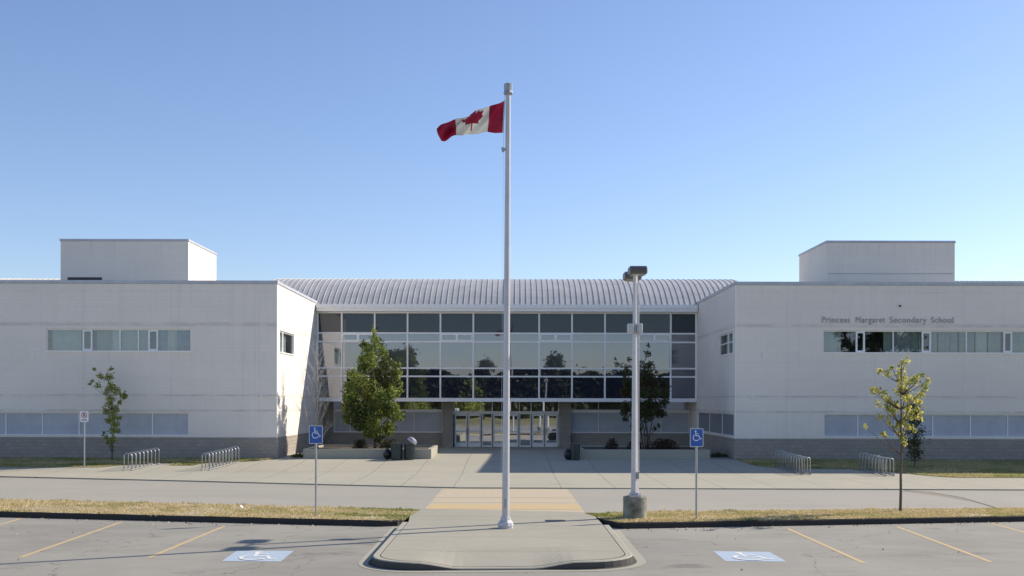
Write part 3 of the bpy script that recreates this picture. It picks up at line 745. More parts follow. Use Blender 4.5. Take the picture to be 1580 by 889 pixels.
# glazed entrance front, upper storey
mul = [-.26+k*2.165 for k in range(-5, 6)]; edges = [XL+.03]+mul+[XR-.03]
rows = [3.34, 4.76, 5.30, 7.03, 7.60, 8.99]
cw = MB(); yg = YG
for mx in mul+[XL+.06, XR-.06]: cw.box(mx-.052, mx+.052, yg-.09, yg+.05, 3.341, 8.999)
for z in rows[1:-1]: cw.box(XL+.10, XR-.10, yg-.085, yg+.05, z-.05, z+.05)
cw.box(XL+.10, XR-.10, yg-.085, yg+.05, 8.90, 8.998)
cw.box(XL+.02, XR-.02, yg-.16, yg+.3, 3.10, 3.34)
CW = cw.build('glass_wall', M['frame'], B, label='white gridded glass wall of the upper storey over the entrance')
for i, (e0, e1) in enumerate(zip(edges, edges[1:])):
    p = MB()
    for r, mi in ((0, 2), (1, 2), (2, 1), (3, 1), (4, 0)):
        tx, tz = rnd.gauss(0, .003), rnd.gauss(0, .0016)   # each pane sits a hair out of true
        z0, z1 = rows[r], rows[r+1]; hw, hz = (e1-e0)/2, (z1-z0)/2
        p.quad((e0, yg-tx*hw-tz*hz, z0), (e1, yg+tx*hw-tz*hz, z0), (e1, yg+tx*hw+tz*hz, z1), (e0, yg-tx*hw+tz*hz, z1), mi)
    p.build('glazing_bay', [M['glass_top'], M['glass_mid'], M['glass_low']], CW)
    if i in (1, 4, 7, 10):
        s_ = MB(); z0, z1 = 7.03+.04, 7.60-.04; xm = (e0+e1)/2; t = .085
        for s0, s1 in ((e0+.04, xm), (xm, e1-.04)):
            s_.box(s0+.001, s0+t, yg-.11, yg+.02, z0, z1); s_.box(s1-t, s1-.001, yg-.11, yg+.02, z0, z1)
            s_.box(s0+t, s1-t, yg-.11, yg+.02, z0, z0+t); s_.box(s0+t, s1-t, yg-.11, yg+.02, z1-t, z1)
        s_.build('opening_light', M['frame'], CW)
sf = MB(); sf.box(XL+.03, XR-.03, yg+.301, 76, 3.14, 3.3); sf.build('soffit', M['soffit'], B)

# entrance level
def dx(px): return (px-VX)*YD/F
def dz(py): return H-(py-VY)*YD/F
dw = MB()
for x0, x1 in ((XL+.031, dx(683)), (dx(880), XR-.031)):
    dw = MB(); dw.box(x0, x1, YD, YD+.3, -.1, .98); dw.build('masonry_base', M['block'], B)
dw = MB(); dw.box(XL+.032, dx(515), YD-.02, YD+.28, .981, 3.138); dw.build('entrance_pier', M['block'], B)
for x0, x1 in ((dx(683.5), dx(698)), (dx(863), dx(880))):
    p = MB(); p.box(x0, x1, YD-.55, YD+.32, -.1, 3.137, bv=.01); p.build('entrance_pier', M['block'], B)
for x0, x1, marks in ((dx(515), dx(683), (dx(540.5), dx(590), dx(639))), (dx(880), XR-.031, (dx(923.6), dx(972), dx(1020)))):
    f = MB(); y = YD+.06
    f.box(x0, x1, y-.05, y+.05, dz(636.5), dz(632)); f.box(x0, x1, y-.05, y+.05, .982, 1.05)
    for mx in (*marks, x0+.03, x1-.03): f.box(mx-.025, mx+.025, y-.045, y+.05, 1.051, 3.137) if mx in (x0+.03, x1-.03) else (f.box(mx-.02, mx+.02, y-.045, y+.05, 1.051, dz(636.6)), f.box(mx-.02, mx+.02, y-.045, y+.05, dz(631.9), 3.137))
    win = f.build('window', M['frame'], B, label='ground floor window band beside the entrance')
    p = MB(); p.quad((x0, y, dz(632)), (x1, y, dz(632)), (x1, y, 3.137), (x0, y, 3.137)); p.build('pane', M['glass_door'], win)
    p = MB(); p.quad((x0, y+.01, 1.0), (x1, y+.01, 1.0), (x1, y+.01, dz(634)), (x0, y+.01, dz(634))); p.build('infill_panel', M['panel'], win)
# transom over the doors
TZ = dz(634.5); y = YD+.1
f = MB(); X0, X1 = dx(698)+.001, dx(863)-.001
f.box(X0, X1, y-.06, y+.06, TZ-.2, TZ); 
for mx in (743, 759.5, 801.5, 819.5): f.box(dx(mx)-.035, dx(mx)+.035, y-.05, y+.05, TZ+.001, 3.137)
f.box(X0, X0+.06, y-.05, y+.05, TZ+.001, 3.137); f.box(X1-.06, X1, y-.05, y+.05, TZ+.001, 3.137)
tr = f.build('door_transom', M['frame'], B)
p = MB(); p.quad((X0, y, TZ), (X1, y, TZ), (X1, y, 3.137), (X0, y, 3.137)); p.build('pane', M['glass_door'], tr)
DT = TZ-.201
def leaf(px0, px1, hs):
    x0, x1 = dx(px0), dx(px1); f = MB(); t = .10; mid = dz(666)
    f.box(x0, x0+t, y-.04, y+.03, .02, DT); f.box(x1-t, x1, y-.04, y+.03, .02, DT)
    f.box(x0+t, x1-t, y-.04, y+.03, .02, .30); f.box(x0+t, x1-t, y-.04, y+.03, DT-.13, DT); f.box(x0+t, x1-t, y-.04, y+.03, mid-.06, mid+.06)
    d = f.build('door', M['frame'], B)
    g_ = MB(); k_ = rnd.gauss(0, .006)
    g_.quad((x0+t, y-k_, .3), (x1-t, y+k_, .3), (x1-t, y+k_, DT-.13), (x0+t, y-k_, DT-.13)); g_.build('pane', M['glass_door'], d)
    h_ = MB(); hx = x1-.05 if hs > 0 else x0+.05
    h_.tube([(hx, y-.04, .85), (hx, y-.11, .87), (hx, y-.11, 1.25), (hx, y-.04, 1.27)], .014, 6); h_.build('handle', M['galv'], d)
for a0, a1, hs in ((701.5, 721, 1), (722.2, 742, -1), (761, 780, 1), (781.2, 800.2, -1), (820.8, 840, 1), (841.2, 861, -1)): leaf(a0, a1, hs)
for a0, a1 in ((743, 760), (801, 820)):
    f = MB(); x0, x1 = dx(a0), dx(a1)
    f.box(x0+.02, x0+.09, y-.05, y+.05, 0, DT); f.box(x1-.09, x1-.02, y-.05, y+.05, 0, DT); f.box(x0+.09, x1-.09, y-.05, y+.05, 0, .12)
    sl = f.build('sidelight', M['frame'], B)
    p = MB(); p.quad((x0+.09, y, .1), (x1-.09, y, .1), (x1-.09, y, DT), (x0+.09, y, DT)); p.build('pane', M['glass_door'], sl)
f = MB(); f.box(X0, X0+.05, y-.05, y+.05, 0, DT); f.box(X1-.05, X1, y-.05, y+.05, 0, DT); f.box(X0, X1, y+.06, y+.2, -.05, .018)
f.build('door_frame', M['frame'], B)
# wall fittings
for px, py in ((404, 612.5), (1160, 613)):
    c = at(px, py, YW); f = MB(); f.tube([(c.x, YW, c.z), (c.x, YW-.09, c.z)], .075, 10); f.tube([(c.x, YW-.09, c.z-.01), (c.x, YW-.17, c.z-.03)], [.06, .045], 10); f.build('wall_light', M['frame'], B)
c = at(1388, 471, YW); f = MB(); f.box(c.x-.05, c.x+.05, YW-.02, YW, c.z-.05, c.z+.05, bv=.01); f.lathe(c.x, YW-.07, [(.03, c.z-.05), (.055, c.z-.02), (.055, c.z+.03), (.03, c.z+.05)], 12); f.build('wall_sensor', M['dark'], B)
# lettering
def word(txt, px0, px1):
    cu = bpy.data.curves.new('letters', 'FONT'); cu.body = txt; cu.size = 1; cu.extrude = .02; cu.space_character = 1.1; cu.offset = -.008
    o = bpy.data.objects.new('tmp', cu); C.objects.link(o); bpy.context.view_layer.update()
    me = bpy.data.meshes.new_from_object(o.evaluated_get(bpy.context.evaluated_depsgraph_get())); bpy.data.objects.remove(o)
    vs = [v_.co.copy() for v_ in me.vertices]; a0, a1 = min(v_.x for v_ in vs), max(v_.x for v_ in vs)
    X0, X1 = wx(px0), wx(px1); sx = (X1-X0)/(a1-a0); sz = .475; zb = H-(496.8-VY)*YW/F
    for v_ in me.vertices: co = v_.co.copy(); v_.co = (X0+(co.x-a0)*sx, YW-.03-co.z*1.0, zb+co.y*sz)
    me.materials.clear(); me.materials.append(M['letter'])
    q = bpy.data.objects.new('lettering', me); C.objects.link(q); q.parent = B; q.location = -B.location
    q['label'] = 'dark raised letters reading '+txt
word('Princess', 1268, 1311); word('Margaret', 1320, 1365.5); word('Secondary', 1372.5, 1429); word('School', 1436, 1470.5)

# ------------------------------------------------------------------ planters
def planter(x0, x1, y0, y1, lab):
    p = MB(); z0, z1, t = -.2, .50, .22
    p.box(x0, x1, y0, y0+t, z0, z1, bv=.012); p.box(x0, x1, y1-t, y1, z0, z1, bv=.012)
    p.box(x0, x0+t, y0+t, y1-t, z0, z1-.002); p.box(x1-t, x1, y0+t, y1-t, z0, z1-.002)
    t_ = thing('planter', lab, 'planter', ((x0+x1)/2, (y0+y1)/2, 0), 'concrete planters flanking the entrance')
    p.build('planter_wall', M['kerbc'], t_)
    s_ = MB(); s_.box(x0+t, x1-t, y0+t, y1-t, -.1, .40); s_.build('soil', M['soil'], t_)
planter(-11.30, -4.30, 58.1, 63.8, 'long low concrete planter holding the tall green tree, left of the doors')
planter(3.88, 10.95, 58.1, 63.8, 'long low concrete planter with red shrubs in shade, right of the doors')

# ------------------------------------------------------------------ trees and shrubs
def leafq(m_, p, s, mi):
    a_ = Vector((rnd.gauss(0, 1), rnd.gauss(0, 1), rnd.gauss(0, .7))).normalized(); b_ = a_.cross(Vector((rnd.gauss(0, 1), rnd.gauss(0, 1), rnd.gauss(0, 1)))).normalized()
    L, W_ = s*rnd.uniform(.7, 1.3), s*rnd.uniform(.35, .6)
    m_.quad(p-a_*L*.5, p+b_*W_-a_*L*.05, p+a_*L*.5, p-b_*W_-a_*L*.05, mi)
def tree(name, base, height, prof, clusters, leaves, lsize, csize, mats, wts, label, cat='tree', trunk_r=.08, bark='bark', low=.15, lean=(0, 0), bendy=.05, group=None, limbs=True, stems=1, squash=1.0):
    t_ = thing(name, label, cat, base, group); bx_, by_, bz_ = base
    tk = MB(); top = height*.93
    def axis(t): return Vector((bx_+lean[0]*t+bendy*noise.noise((t*3, bx_, 0)), by_+lean[1]*t+bendy*noise.noise((t*3, by_, 5)), bz_-.08+t*top))
    tk.tube([axis(i/10) for i in range(11)], [lerp(trunk_r, trunk_r*.12, (i/10)**.8)*(1.25 if i == 0 else 1) for i in range(11)], 8)
    for s_ in range(1, stems):
        a_ = rnd.uniform(0, 6.28); d_ = Vector((math.cos(a_), math.sin(a_), 0))
        tk.tube([axis(0)+d_*.08+Vector((0, 0, 0)), axis(.3)+d_*.35, axis(.65)+d_*.45], [trunk_r*.7, trunk_r*.45, trunk_r*.12], 6)
    cr = MB(); lim = MB(); cs = []
    for k in range(clusters):
        t = low+(1-low)*((k+rnd.random())/clusters); r = prof(t); a_ = k*2.39996+rnd.uniform(-.6, .6)
        rr = r*(rnd.random()**.45); c = axis(min(t, 1)/.93) if t < .93 else axis(1)+Vector((0, 0, (t-.93)*height))
        c = c+Vector((math.cos(a_)*rr, math.sin(a_)*rr*squash, rnd.uniform(-.02, .02)*height))
        # clumps are missing in places so light comes through
        cs.append((c, t, r))
        if limbs and k % 2 == 0:
            o = axis(max(.04, t*.9-.10-.18*rr/height)/.93)
            m1 = o.lerp(c, .5)+Vector((0, 0, -.04*height*rr))
            lim.tube([o, m1, c], [trunk_r*.28, trunk_r*.18, trunk_r*.06], 5)
    for c, t, r in cs:
        z_ = rnd.random(); mi = 0
        ac = 0
        for j, w1 in enumerate(wts):
            ac += w1
            if z_ < ac: mi = j; break
        k = int(leaves/len(cs)*rnd.uniform(.5, 1.5)); cz = csize*rnd.uniform(.6, 1.25)*(.45+.55*min(1, r/ max(.01, max(prof(q/10) for q in range(2, 10)))))
        for _ in range(k):
            d_ = Vector((rnd.gauss(0, 1), rnd.gauss(0, 1), rnd.gauss(0, .9)))*cz*.5
            mj = mi if rnd.random() < .8 else rnd.randrange(len(mats))
            leafq(cr, c+d_, lsize, mj)
    tk.build('trunk', M[bark], t_, smooth=True)
    if limbs and lim.f: lim.build('limbs', M[bark], t_, smooth=True)
    if cr.f: cr.build('crown', [M[q] for q in mats], t_)
    return t_
def pr(tab): return lambda t: pl(tab, t)

def clump_tree(name, base, axis_pts, clumps, dens, lsize, mats, wts, label, trunk_r, ox, oy, sc, depth=.8, bark='bark', cat='tree', stems=0, copies=1):
    """trunk along axis_pts (world), leaf clumps (cx, cy, r) in units of sc per source unit, spread through the crown's depth"""
    Y = base[1]; u = Y/F/sc; t_ = thing(name, label, cat, base)
    ax = [Vector(p) for p in axis_pts]; n = len(ax)
    tk = MB(); tk.tube(ax, [lerp(trunk_r, trunk_r*.15, (i/(n-1))**.85) for i in range(n)], 8); tk.build('trunk', M[bark], t_, smooth=True)
    lm = MB(); cr = MB()
    ws = [at(ox+cx/sc, oy+cy/sc, Y) for cx, cy, r in clumps]
    for i, (cx, cy, r) in enumerate(clumps):
        for cp in range(copies):
            w0 = ws[i]; near = min(ax, key=lambda p: abs(p.z-w0.z)); off = abs(w0.x-near.x)
            half = depth*math.sqrt(max(.04, 1-(off/1.9)**2)) if depth > .6 else depth
            c = w0+Vector((0, rnd.uniform(-half, half), rnd.gauss(0, .03)))
            R_ = r*u*rnd.uniform(.8, 1.1)
            src = min(ax, key=lambda p: abs(p.z-(c.z-.25-.35*((c.x-near.x)**2+(c.y-near.y)**2)**.5)))
            m1 = src.lerp(c, .5)+Vector((0, 0, -.05)); lm.tube([src, m1, c, c+(c-m1)*.25], [trunk_r*.3, trunk_r*.2, trunk_r*.1, trunk_r*.04], 5)
            z_ = rnd.random(); ac = 0; mi = 0
            for j, w1 in enumerate(wts):
                ac += w1
                if z_ < ac: mi = j; break
            k = int(dens*R_*R_*rnd.uniform(.75, 1.25))+6
            for _ in range(k):
                d_ = Vector((rnd.gauss(0, 1), rnd.gauss(0, 1), rnd.gauss(0, 1))).normalized()*R_*rnd.random()**.45
                leafq(cr, c+d_+Vector((0, 0, -.15*(d_.x**2+d_.y**2)/max(R_, .1))), lsize, mi if rnd.random() < .75 else rnd.randrange(len(mats)))
            # stray twigs break the outline
            for _ in range(2):
                d_ = Vector((rnd.gauss(0, 1), rnd.gauss(0, 1), rnd.gauss(.5, 1))).normalized()*R_*1.35
                lm.tube([c, c+d_], [trunk_r*.08, trunk_r*.03], 4)
                for q in range(5): leafq(cr, c+d_*rnd.uniform(.7, 1.05), lsize, mi)
    lm.build('limbs', M[bark], t_, smooth=True); cr.build('crown', [M[q] for q in mats], t_)
b0 = Vector((at(578, 690, 61.2).x, 61.2, .40)); tz = at(579, 512, 61.2).z
C1 = [(690,370,6),(695,400,14),(690,440,22),(640,480,28),(710,470,30),(670,520,45),(730,520,35),(600,560,30),(680,580,50),(740,580,42),(640,620,45),(560,650,35),(700,650,55),(790,570,14),(820,590,18),(800,640,35),(620,700,50),(540,720,38),(760,710,50),(830,700,22),(680,740,55),(560,780,48),(640,800,55),(740,790,55),(810,760,38),(860,750,10),(520,840,40),(600,860,55),(700,860,55),(790,850,45),(845,640,10)]
C1b = [(430,60,32),(420,110,18),(480,80,45),(560,80,52),(640,70,48),(690,100,26),(500,140,34),(570,150,42),(640,150,32),(440,130,16),(545,185,24),(590,190,28),(645,190,14),(590,220,14)]
C1 = C1+[((400+x/3.1875-400)*3.865, (610+y/3.1875-410)*3.865, r*1.2125) for x, y, r in C1b]
clump_tree('leafy_tree', (b0.x, 61.2, .40), [(b0.x+.06*math.sin(k*1.1), 61.2+.05*math.cos(k), lerp(.3, tz-.4, k/14)) for k in range(15)], [(x, y, r*1.1) for x, y, r in C1], 1500, .105, ['g1', 'g2', 'g3'], (.42, .34, .24),
           'full green cone-shaped tree in the left planter before the glass wall', .10, 400, 410, 3.865, 1.5, copies=2)
b1 = Vector((at(997, 690, 61.2).x, 61.2, .40)); tz = at(997, 545, 61.2).z
C2 = [(840,480,9),(845,525,16),(820,580,26),(860,600,26),(738,560,11),(722,620,16),(780,640,24),(840,650,34),(900,640,15),(730,690,28),(800,700,32),(870,700,32),(940,690,22),(962,720,18),(740,750,28),(810,760,34),(880,760,34),(950,760,22),(720,820,22),(790,820,32),(860,830,34),(930,820,24),(710,870,20),(780,870,30),(850,880,34),(910,870,24)]
C2b = [(660,60,26),(720,50,26),(780,30,18),(595,110,14),(640,110,20),(700,100,22),(760,90,16),(650,150,16),(760,150,9),(600,60,16)]
C2 = C2+[((780+x/3.1875-780)*3.865, (610+y/3.1875-410)*3.865, r*1.2125) for x, y, r in C2b]
clump_tree('leafy_tree', (b1.x, 61.2, .40), [(b1.x+.10*math.sin(k*.9), 61.2+.05*math.cos(k), lerp(.3, tz, k/14)) for k in range(15)], [(x, y, r*1.25) for x, y, r in C2]+[(x+rnd.gauss(0, 20), y+rnd.gauss(0, 20), r*1.1) for x, y, r in C2 if y > 600], 1500, .10, ['d1', 'd2', 'g2'], (.5, .22, .28),
           'loose dark green and brown tree in the right planter behind the lamp post', .06, 780, 410, 3.865, 1.0, copies=1)
sm = MB()
for dx_, tx in ((-.45, -.5), (.3, .55), (-.15, .25)): sm.tube([(b1.x+dx_*.3, 61.1, .3), (b1.x+dx_*.7, 61.1, 1.4), (b1.x+tx, 61.1, 3.0)], [.045, .035, .012], 6)
sm.build('stems', M['bark'], [o for o in bpy.data.objects if o.name.startswith('leafy_tree')][-1])
b2 = on_plaza(173, 713); zg = gz(b2.y)+.03
C3 = [(250,60,12),(370,60,14),(300,110,22),(350,130,30),(270,190,24),(210,175,9),(370,190,34),(330,240,24),(410,240,30),(482,272,22),(380,290,26),(350,340,30),(440,330,16),(340,400,26),(400,380,30),(400,440,34),(440,450,14),(360,470,20),(410,500,30),(400,550,30),(430,560,16),(340,600,20),(320,570,9),(400,620,28),(350,640,14),(380,680,18),(380,712,10),(235,155,9)]
def pt(cx, cy): return at(100+cx/5.23, 560+cy/5.23, b2.y)
clump_tree('young_tree', (b2.x, b2.y, zg), [(b2.x, b2.y, zg-.1)]+[pt(x, y) for x, y in ((384, 740), (380, 650), (395, 560), (398, 460), (378, 380), (372, 300), (372, 220), (350, 150), (330, 100), (355, 50))], [(x, y, r*1.35) for x, y, r in C3], 2300, .09, ['y2', 'g3', 'g1'], (.5, .42, .08),
           'slender crooked young tree with yellow-green leaves beside the parking sign', .04, 100, 560, 5.23, .22, copies=1)
b3 = flat(1390, 787, ZI)
C4 = [(220,20,16),(190,40,10),(165,90,20),(230,80,18),(60,180,16),(95,200,16),(130,240,20),(110,265,14),(150,290,17),(80,345,14),(120,350,13),(165,320,15),(200,150,20),(210,200,19),(185,250,13),(250,130,22),(300,130,22),(345,130,15),(270,180,25),(320,180,23),(350,210,19),(300,230,25),(260,240,21),(340,250,15),(240,290,21),(290,290,21),(320,300,16),(250,340,19),(300,340,17),(210,380,15),(240,400,18),(275,410,14),(110,435,7),(150,438,9),(205,470,13),(235,495,14),(240,430,12)]
def pt(cx, cy): return at(1330+cx/3.7, 550+cy/3.7, b3.y)
clump_tree('young_tree', (b3.x, b3.y, ZI), [(b3.x, b3.y, ZI-.1)]+[pt(x, y) for x, y in ((221, 860), (223, 760), (222, 660), (226, 560), (225, 460), (222, 380), (224, 300), (222, 220), (224, 150), (222, 80), (228, 20))], [(x, y, r*1.45) for x, y, r in C4]+[(x+rnd.gauss(0, 22), y+rnd.gauss(0, 22), r*.9) for x, y, r in C4], 1250, .085, ['y1', 'y2', 'g3'], (.68, .27, .05),
           'thin young tree with sparse yellow leaves on the dry grass island', .05, 1330, 550, 3.7, .6, copies=1)
b4 = on_plaza(1411, 721)
tree('young_tree', (b4.x, b4.y, gz(b4.y)+.03), 3.3, pr([(0, .02), (.1, .1), (.2, .3), (.4, .42), (.65, .42), (.85, .3), (1, .1)]), 44, 2200, .08, .3,
     ['g2', 'd1', 'd2'], (.5, .3, .2), 'small dark narrow tree on the shaded lawn behind the yellow tree', trunk_r=.035, low=.16, bendy=.1)
# bare tree by the sunlit inner wall
def bare_tree():
    b = at(487, 700, 60.2); base = Vector((b.x-.02, 60.4, 0)); t_ = thing('bare_tree', 'leafless pale tree with fine upright twigs beside the sunlit inner wall', 'tree', tuple(base))
    m_ = MB()
    def ax(t): return base+Vector((.10*math.sin(t*3), .05*math.sin(t*4), 6.6*t-.1))
    m_.tube([ax(i/12) for i in range(13)], [lerp(.06, .01, i/12) for i in range(13)], 7)
    m_.build('trunk', M['barkpale'], t_, smooth=True); br = MB()
    r2 = random.Random(4)
    def branch(p, d, L, r, dep):
        pts = [p]; dd = d.copy()
        for i in range(6):
            dd = (dd+Vector((r2.gauss(0, .09), r2.gauss(0, .09), .10))).normalized(); pts.append(pts[-1]+dd*L/6)
        br.tube(pts, [lerp(r, r*.25, i/6) for i in range(7)], 4)
        if dep > 0:
            for _ in range(4):
                i = r2.randrange(1, 6); a_ = r2.uniform(0, 6.28)
                branch(pts[i], (dd*1.0+Vector((math.cos(a_), math.sin(a_), .1))*.6).normalized(), L*r2.uniform(.35, .6), r*.5, dep-1)
    for k in range(22):
        t = .09+.8*k/22; a_ = k*2.4; L = lerp(2.2, .7, k/22)
        branch(ax(t), Vector((math.cos(a_)*.75, math.sin(a_)*.45, .95)).normalized(), L*1.1, lerp(.032, .016, k/22), 2)
    br.build('branches', M['barkpale'], t_, smooth=True)
    cr = MB()
    for _ in range(90): leafq(cr, base+Vector((r2.gauss(.4, .5), r2.gauss(0, .4), r2.uniform(.5, 2.0))), .07, 0)
    cr.build('leaves', M['g3'], t_)
bare_tree()
def shrub(px, py, Y, rx, h, n, mats, label, grp):
    b = at(px, py, Y); t_ = thing('shrub', label, 'shrub', (b.x, Y, .40), grp); m_ = MB(); s_ = MB()
    for _ in range(14):
        a_ = rnd.uniform(0, 6.28); e_ = Vector((math.cos(a_)*rx*.7, math.sin(a_)*rx*.5, h*rnd.uniform(.5, .95)))
        o = Vector((b.x, Y, .38)); s_.tube([o, o+e_*.5, o+e_], [.012, .009, .004], 4)
    for _ in range(n):
        a_ = rnd.uniform(0, 6.28); ph = rnd.random(); q = rnd.random()**.4
        bump_ = 1+.25*noise.noise((a_*1.5, px, ph*3))
        leafq(m_, Vector((b.x+math.cos(a_)*rx*q*math.cos(ph*1.4)*bump_, Y+math.sin(a_)*rx*.7*q*math.cos(ph*1.4), .40+h*math.sin(ph*1.45)*q*bump_)), .07, 0 if rnd.random() < .75 else 1)
    s_.build('stems', M['bark'], t_); m_.build('foliage', [M[q] for q in mats], t_)
G = 'shrubs in the entrance planters'
shrub(944, 690, 59.6, .42, .62, 700, ('r1', 'd1'), 'small dark red shrub nearest the left end of the right planter', G)
shrub(979, 690, 59.9, .5, .55, 800, ('r1', 'd2'), 'dark red shrub at the foot of the tree behind the lamp post', G)
shrub(1024, 690, 59.6, 1.0, .62, 1900, ('r1', 'd1'), 'widest dark red shrub in the right planter', G)
shrub(556, 690, 59.8, .5, .55, 900, ('d1', 'r1'), 'dark shrub left of the green tree trunk in the left planter', G)
shrub(601, 690, 61.6, .7, .5, 1000, ('d1', 'd2'), 'dark shrub right of the green tree trunk, behind the bins', G)
# ground cover tuft beside the left planter
for px, py, Y, rx, lb in ((463, 706, 58.9, .5, 'low dark ground-cover clump between the left wing and its planter'), (1108, 700, 60.0, .6, 'low dark ground-cover clump between the right planter and wing')):
    b = at(px, py, Y); t_ = thing('low_plant', lb, 'plant', (b.x, Y, 0)); m_ = MB()
    for _ in range(700):
        a_ = rnd.uniform(0, 6.28); q = rnd.random()**.5; leafq(m_, Vector((b.x+math.cos(a_)*rx*q, Y+math.sin(a_)*rx*1.2*q, .02+rnd.random()*.26*(1-q*.6))), .06, rnd.randrange(2))
    m_.build('foliage', [M['d1'], M['g2']], t_)

# trees across the street, behind the viewer: the glass front mirrors them
def far_tree(X, Y, h, rx, label, mats, n=2600):
    t_ = thing('street_tree', label, 'tree', (X, Y, -.5), 'trees across the car park mirrored in the glass'); tk = MB()
    tk.tube([(X, Y, -.6), (X+.1, Y, h*.4), (X, Y, h*.85)], [.3, .22, .05], 8); tk.build('trunk', M['bark'], t_)
    m_ = MB(); cc = [(rnd.gauss(0, .45)*rx, rnd.gauss(0, .45)*rx, h*(.28+.68*rnd.random())) for _ in range(46)]
    for cx, cy, cz in cc:
        k = .35+.65*math.sin(min(1, (cz/h-.2)/.8)*math.pi)**.7
        for _ in range(n//46): leafq(m_, Vector((X+cx*k+rnd.gauss(0, .55), Y+cy*k+rnd.gauss(0, .5), cz+rnd.gauss(0, .5))), .55, rnd.randrange(len(mats)))
    m_.build('crown', [M[q] for q in mats], t_)
far_tree(-21.5, -58, 13.0, 3.0, 'tall broad dark tree mirrored at the left of the glass wall', ['ft', 'd1'], 3600)
far_tree(-5.2, -62, 10.5, 1.7, 'narrow dark tree mirrored just left of the flagpole', ['ft', 'd1'])
far_tree(8.2, -58, 11.6, 2.1, 'round-topped dark tree mirrored right of the flagpole', ['ft', 'd1'], 3000)
far_tree(22, -60, 9.3, 2.0, 'low dark tree mirrored behind the lamp post', ['ft', 'd1'])
far_tree(60, -60, 21, 6.5, 'very tall dark tree mirrored in the right wing window', ['ft', 'd1'], 8500)
far_tree(-6.5, -40, 6.5, 2.4, 'small yellow-green tree mirrored in the entrance doors', ['y2', 'g3'], 2200)
tl = MB()
for _ in range(34000):
    X = rnd.uniform(-130, 130); hh = 9.6+1.2*noise.noise((X*.05, 0, 0))+1.6*noise.noise((X*.22, 3, 0))*.8+.8*noise.noise((X*.8, 5, 0))
    leafq(tl, Vector((X, -92+rnd.uniform(-3, 3), -.5+hh*rnd.random()**.7)), 1.25, rnd.randrange(2))
tl.box(-130, 130, -96, -94.5, -.6, 5.5)
tl.build('treeline', [M['ft'], M['d1']], kind='stuff', label='distant dark belt of trees beyond the car park', category='trees')
# verge behind the car park
vg = MB(); vg.quad((-120, -90, -.5), (120, -90, -.5), (120, -12, -.425), (-120, -12, -.425)); vg.build('verge', M['greensoil'], kind='structure')

# ------------------------------------------------------------------ bike racks
def bike_rack(xn, yn, xf, yf, n, lab, hoop_w=.38):
    zb = lambda y: gz(y)+.02
    t_ = thing('bike_rack', lab, 'bike rack', ((xn+xf)/2, (yn+yf)/2, zb((yn+yf)/2)), 'galvanised hoop bike racks by the wings')
    rl = MB()
    for s_ in (-1, 1):
        rl.tube([(xn+s_*hoop_w/2, yn-.12, zb(yn)+.04), (xf+s_*hoop_w/2, yf+.12, zb(yf)+.04)], .03, 6)
    rl.build('rail', M['galv'], t_)
    for k in range(n):
        u = k/(n-1); x, y = lerp(xn, xf, u), lerp(yn, yf, u); z0 = zb(y)+.04; h = .80; r = .15; hw = hoop_w/2
        pts = [(x-hw, y, z0)]
        for j in range(6): a_ = math.pi-math.pi/2*j/5; pts.append((x-hw+r+r*math.cos(a_), y, z0+h-r+r*math.sin(a_)))
        for j in range(6): a_ = math.pi/2-math.pi/2*j/5; pts.append((x+hw-r+r*math.cos(a_), y, z0+h-r+r*math.sin(a_)))
        pts.append((x+hw, y, z0)); m_ = MB(); m_.tube(pts, .024, 7); m_.build('hoop', M['galv'], t_, smooth=True)
bike_rack(-18.65, 51.9, -18.35, 55.0, 8, 'hoop bike rack nearest the no parking sign')
bike_rack(-14.90, 52.1, -14.45, 55.9, 10, 'hoop bike rack nearest the corner of the left wing')
bike_rack(14.05, 50.4, 13.75, 54.3, 11, 'hoop bike rack nearest the corner of the right wing, in shade')
bike_rack(17.75, 49.7, 17.70, 53.2, 9, 'hoop bike rack just left of the yellow-leaved tree')

# ------------------------------------------------------------------ flagpole and flag
fb = flat(780.5, 815, ZI); FX, FY = fb.x, fb.y; TX = at(785, 143, FY).x-.0022*0
ztop = at(785, 145, FY).z
TX = FX+.045
fp = thing('flagpole', 'tall white tapering flagpole on the entrance walk flying a red and white flag', 'flagpole', (FX, FY, ZI))
m_ = MB(); m_.tube([(lerp(FX, TX, i/8), FY, lerp(ZI, ztop, i/8)) for i in range(9)], [lerp(.098, .066, i/8) for i in range(9)], 12); m_.build('pole', M['polewhite'], fp, smooth=False)
m_ = MB(); m_.lathe(FX, FY, [(.20, ZI), (.20, ZI+.05), (.215, ZI+.07), (.20, ZI+.15), (.14, ZI+.22), (.125, ZI+.30)], 10); m_.build('base_collar', M['polewhite'], fp)
m_ = MB(); m_.lathe(TX, FY, [(.10, ztop-.02), (.125, ztop), (.125, ztop+.03), (.108, ztop+.07), (.115, ztop+.25), (.09, ztop+.27)], 10); m_.build('finial', M['poledark'], fp)
m_ = MB(); m_.box(FX-.045, FX+.045, FY-.118, FY-.09, ZI+.55, ZI+.78, bv=.008); m_.build('hand_hole_cover', M['galv'], fp)
hz = at(780, 231, FY).z
m_ = MB(); m_.tube([(TX-.10, FY-.02, ztop+.0), (TX-.12, FY-.02, hz)], .006, 4); m_.tube([(TX-.12, FY-.02, hz), (FX-.12, FY-.02, ZI+1.4)], .003, 4); m_.build('halyard', M['swhite'], fp)
m_ = MB(); m_.box(TX-.17, TX-.06, FY-.04, FY+.02, hz-.02, hz+.04); m_.tube([(TX-.16, FY-.03, hz+.05), (TX-.13, FY-.03, hz-.07)], .03, 6); m_.tube([(TX-.1, FY, hz), (TX+.03, FY, hz)], .035, 8); m_.build('truck_cleat', M['galv'], fp)
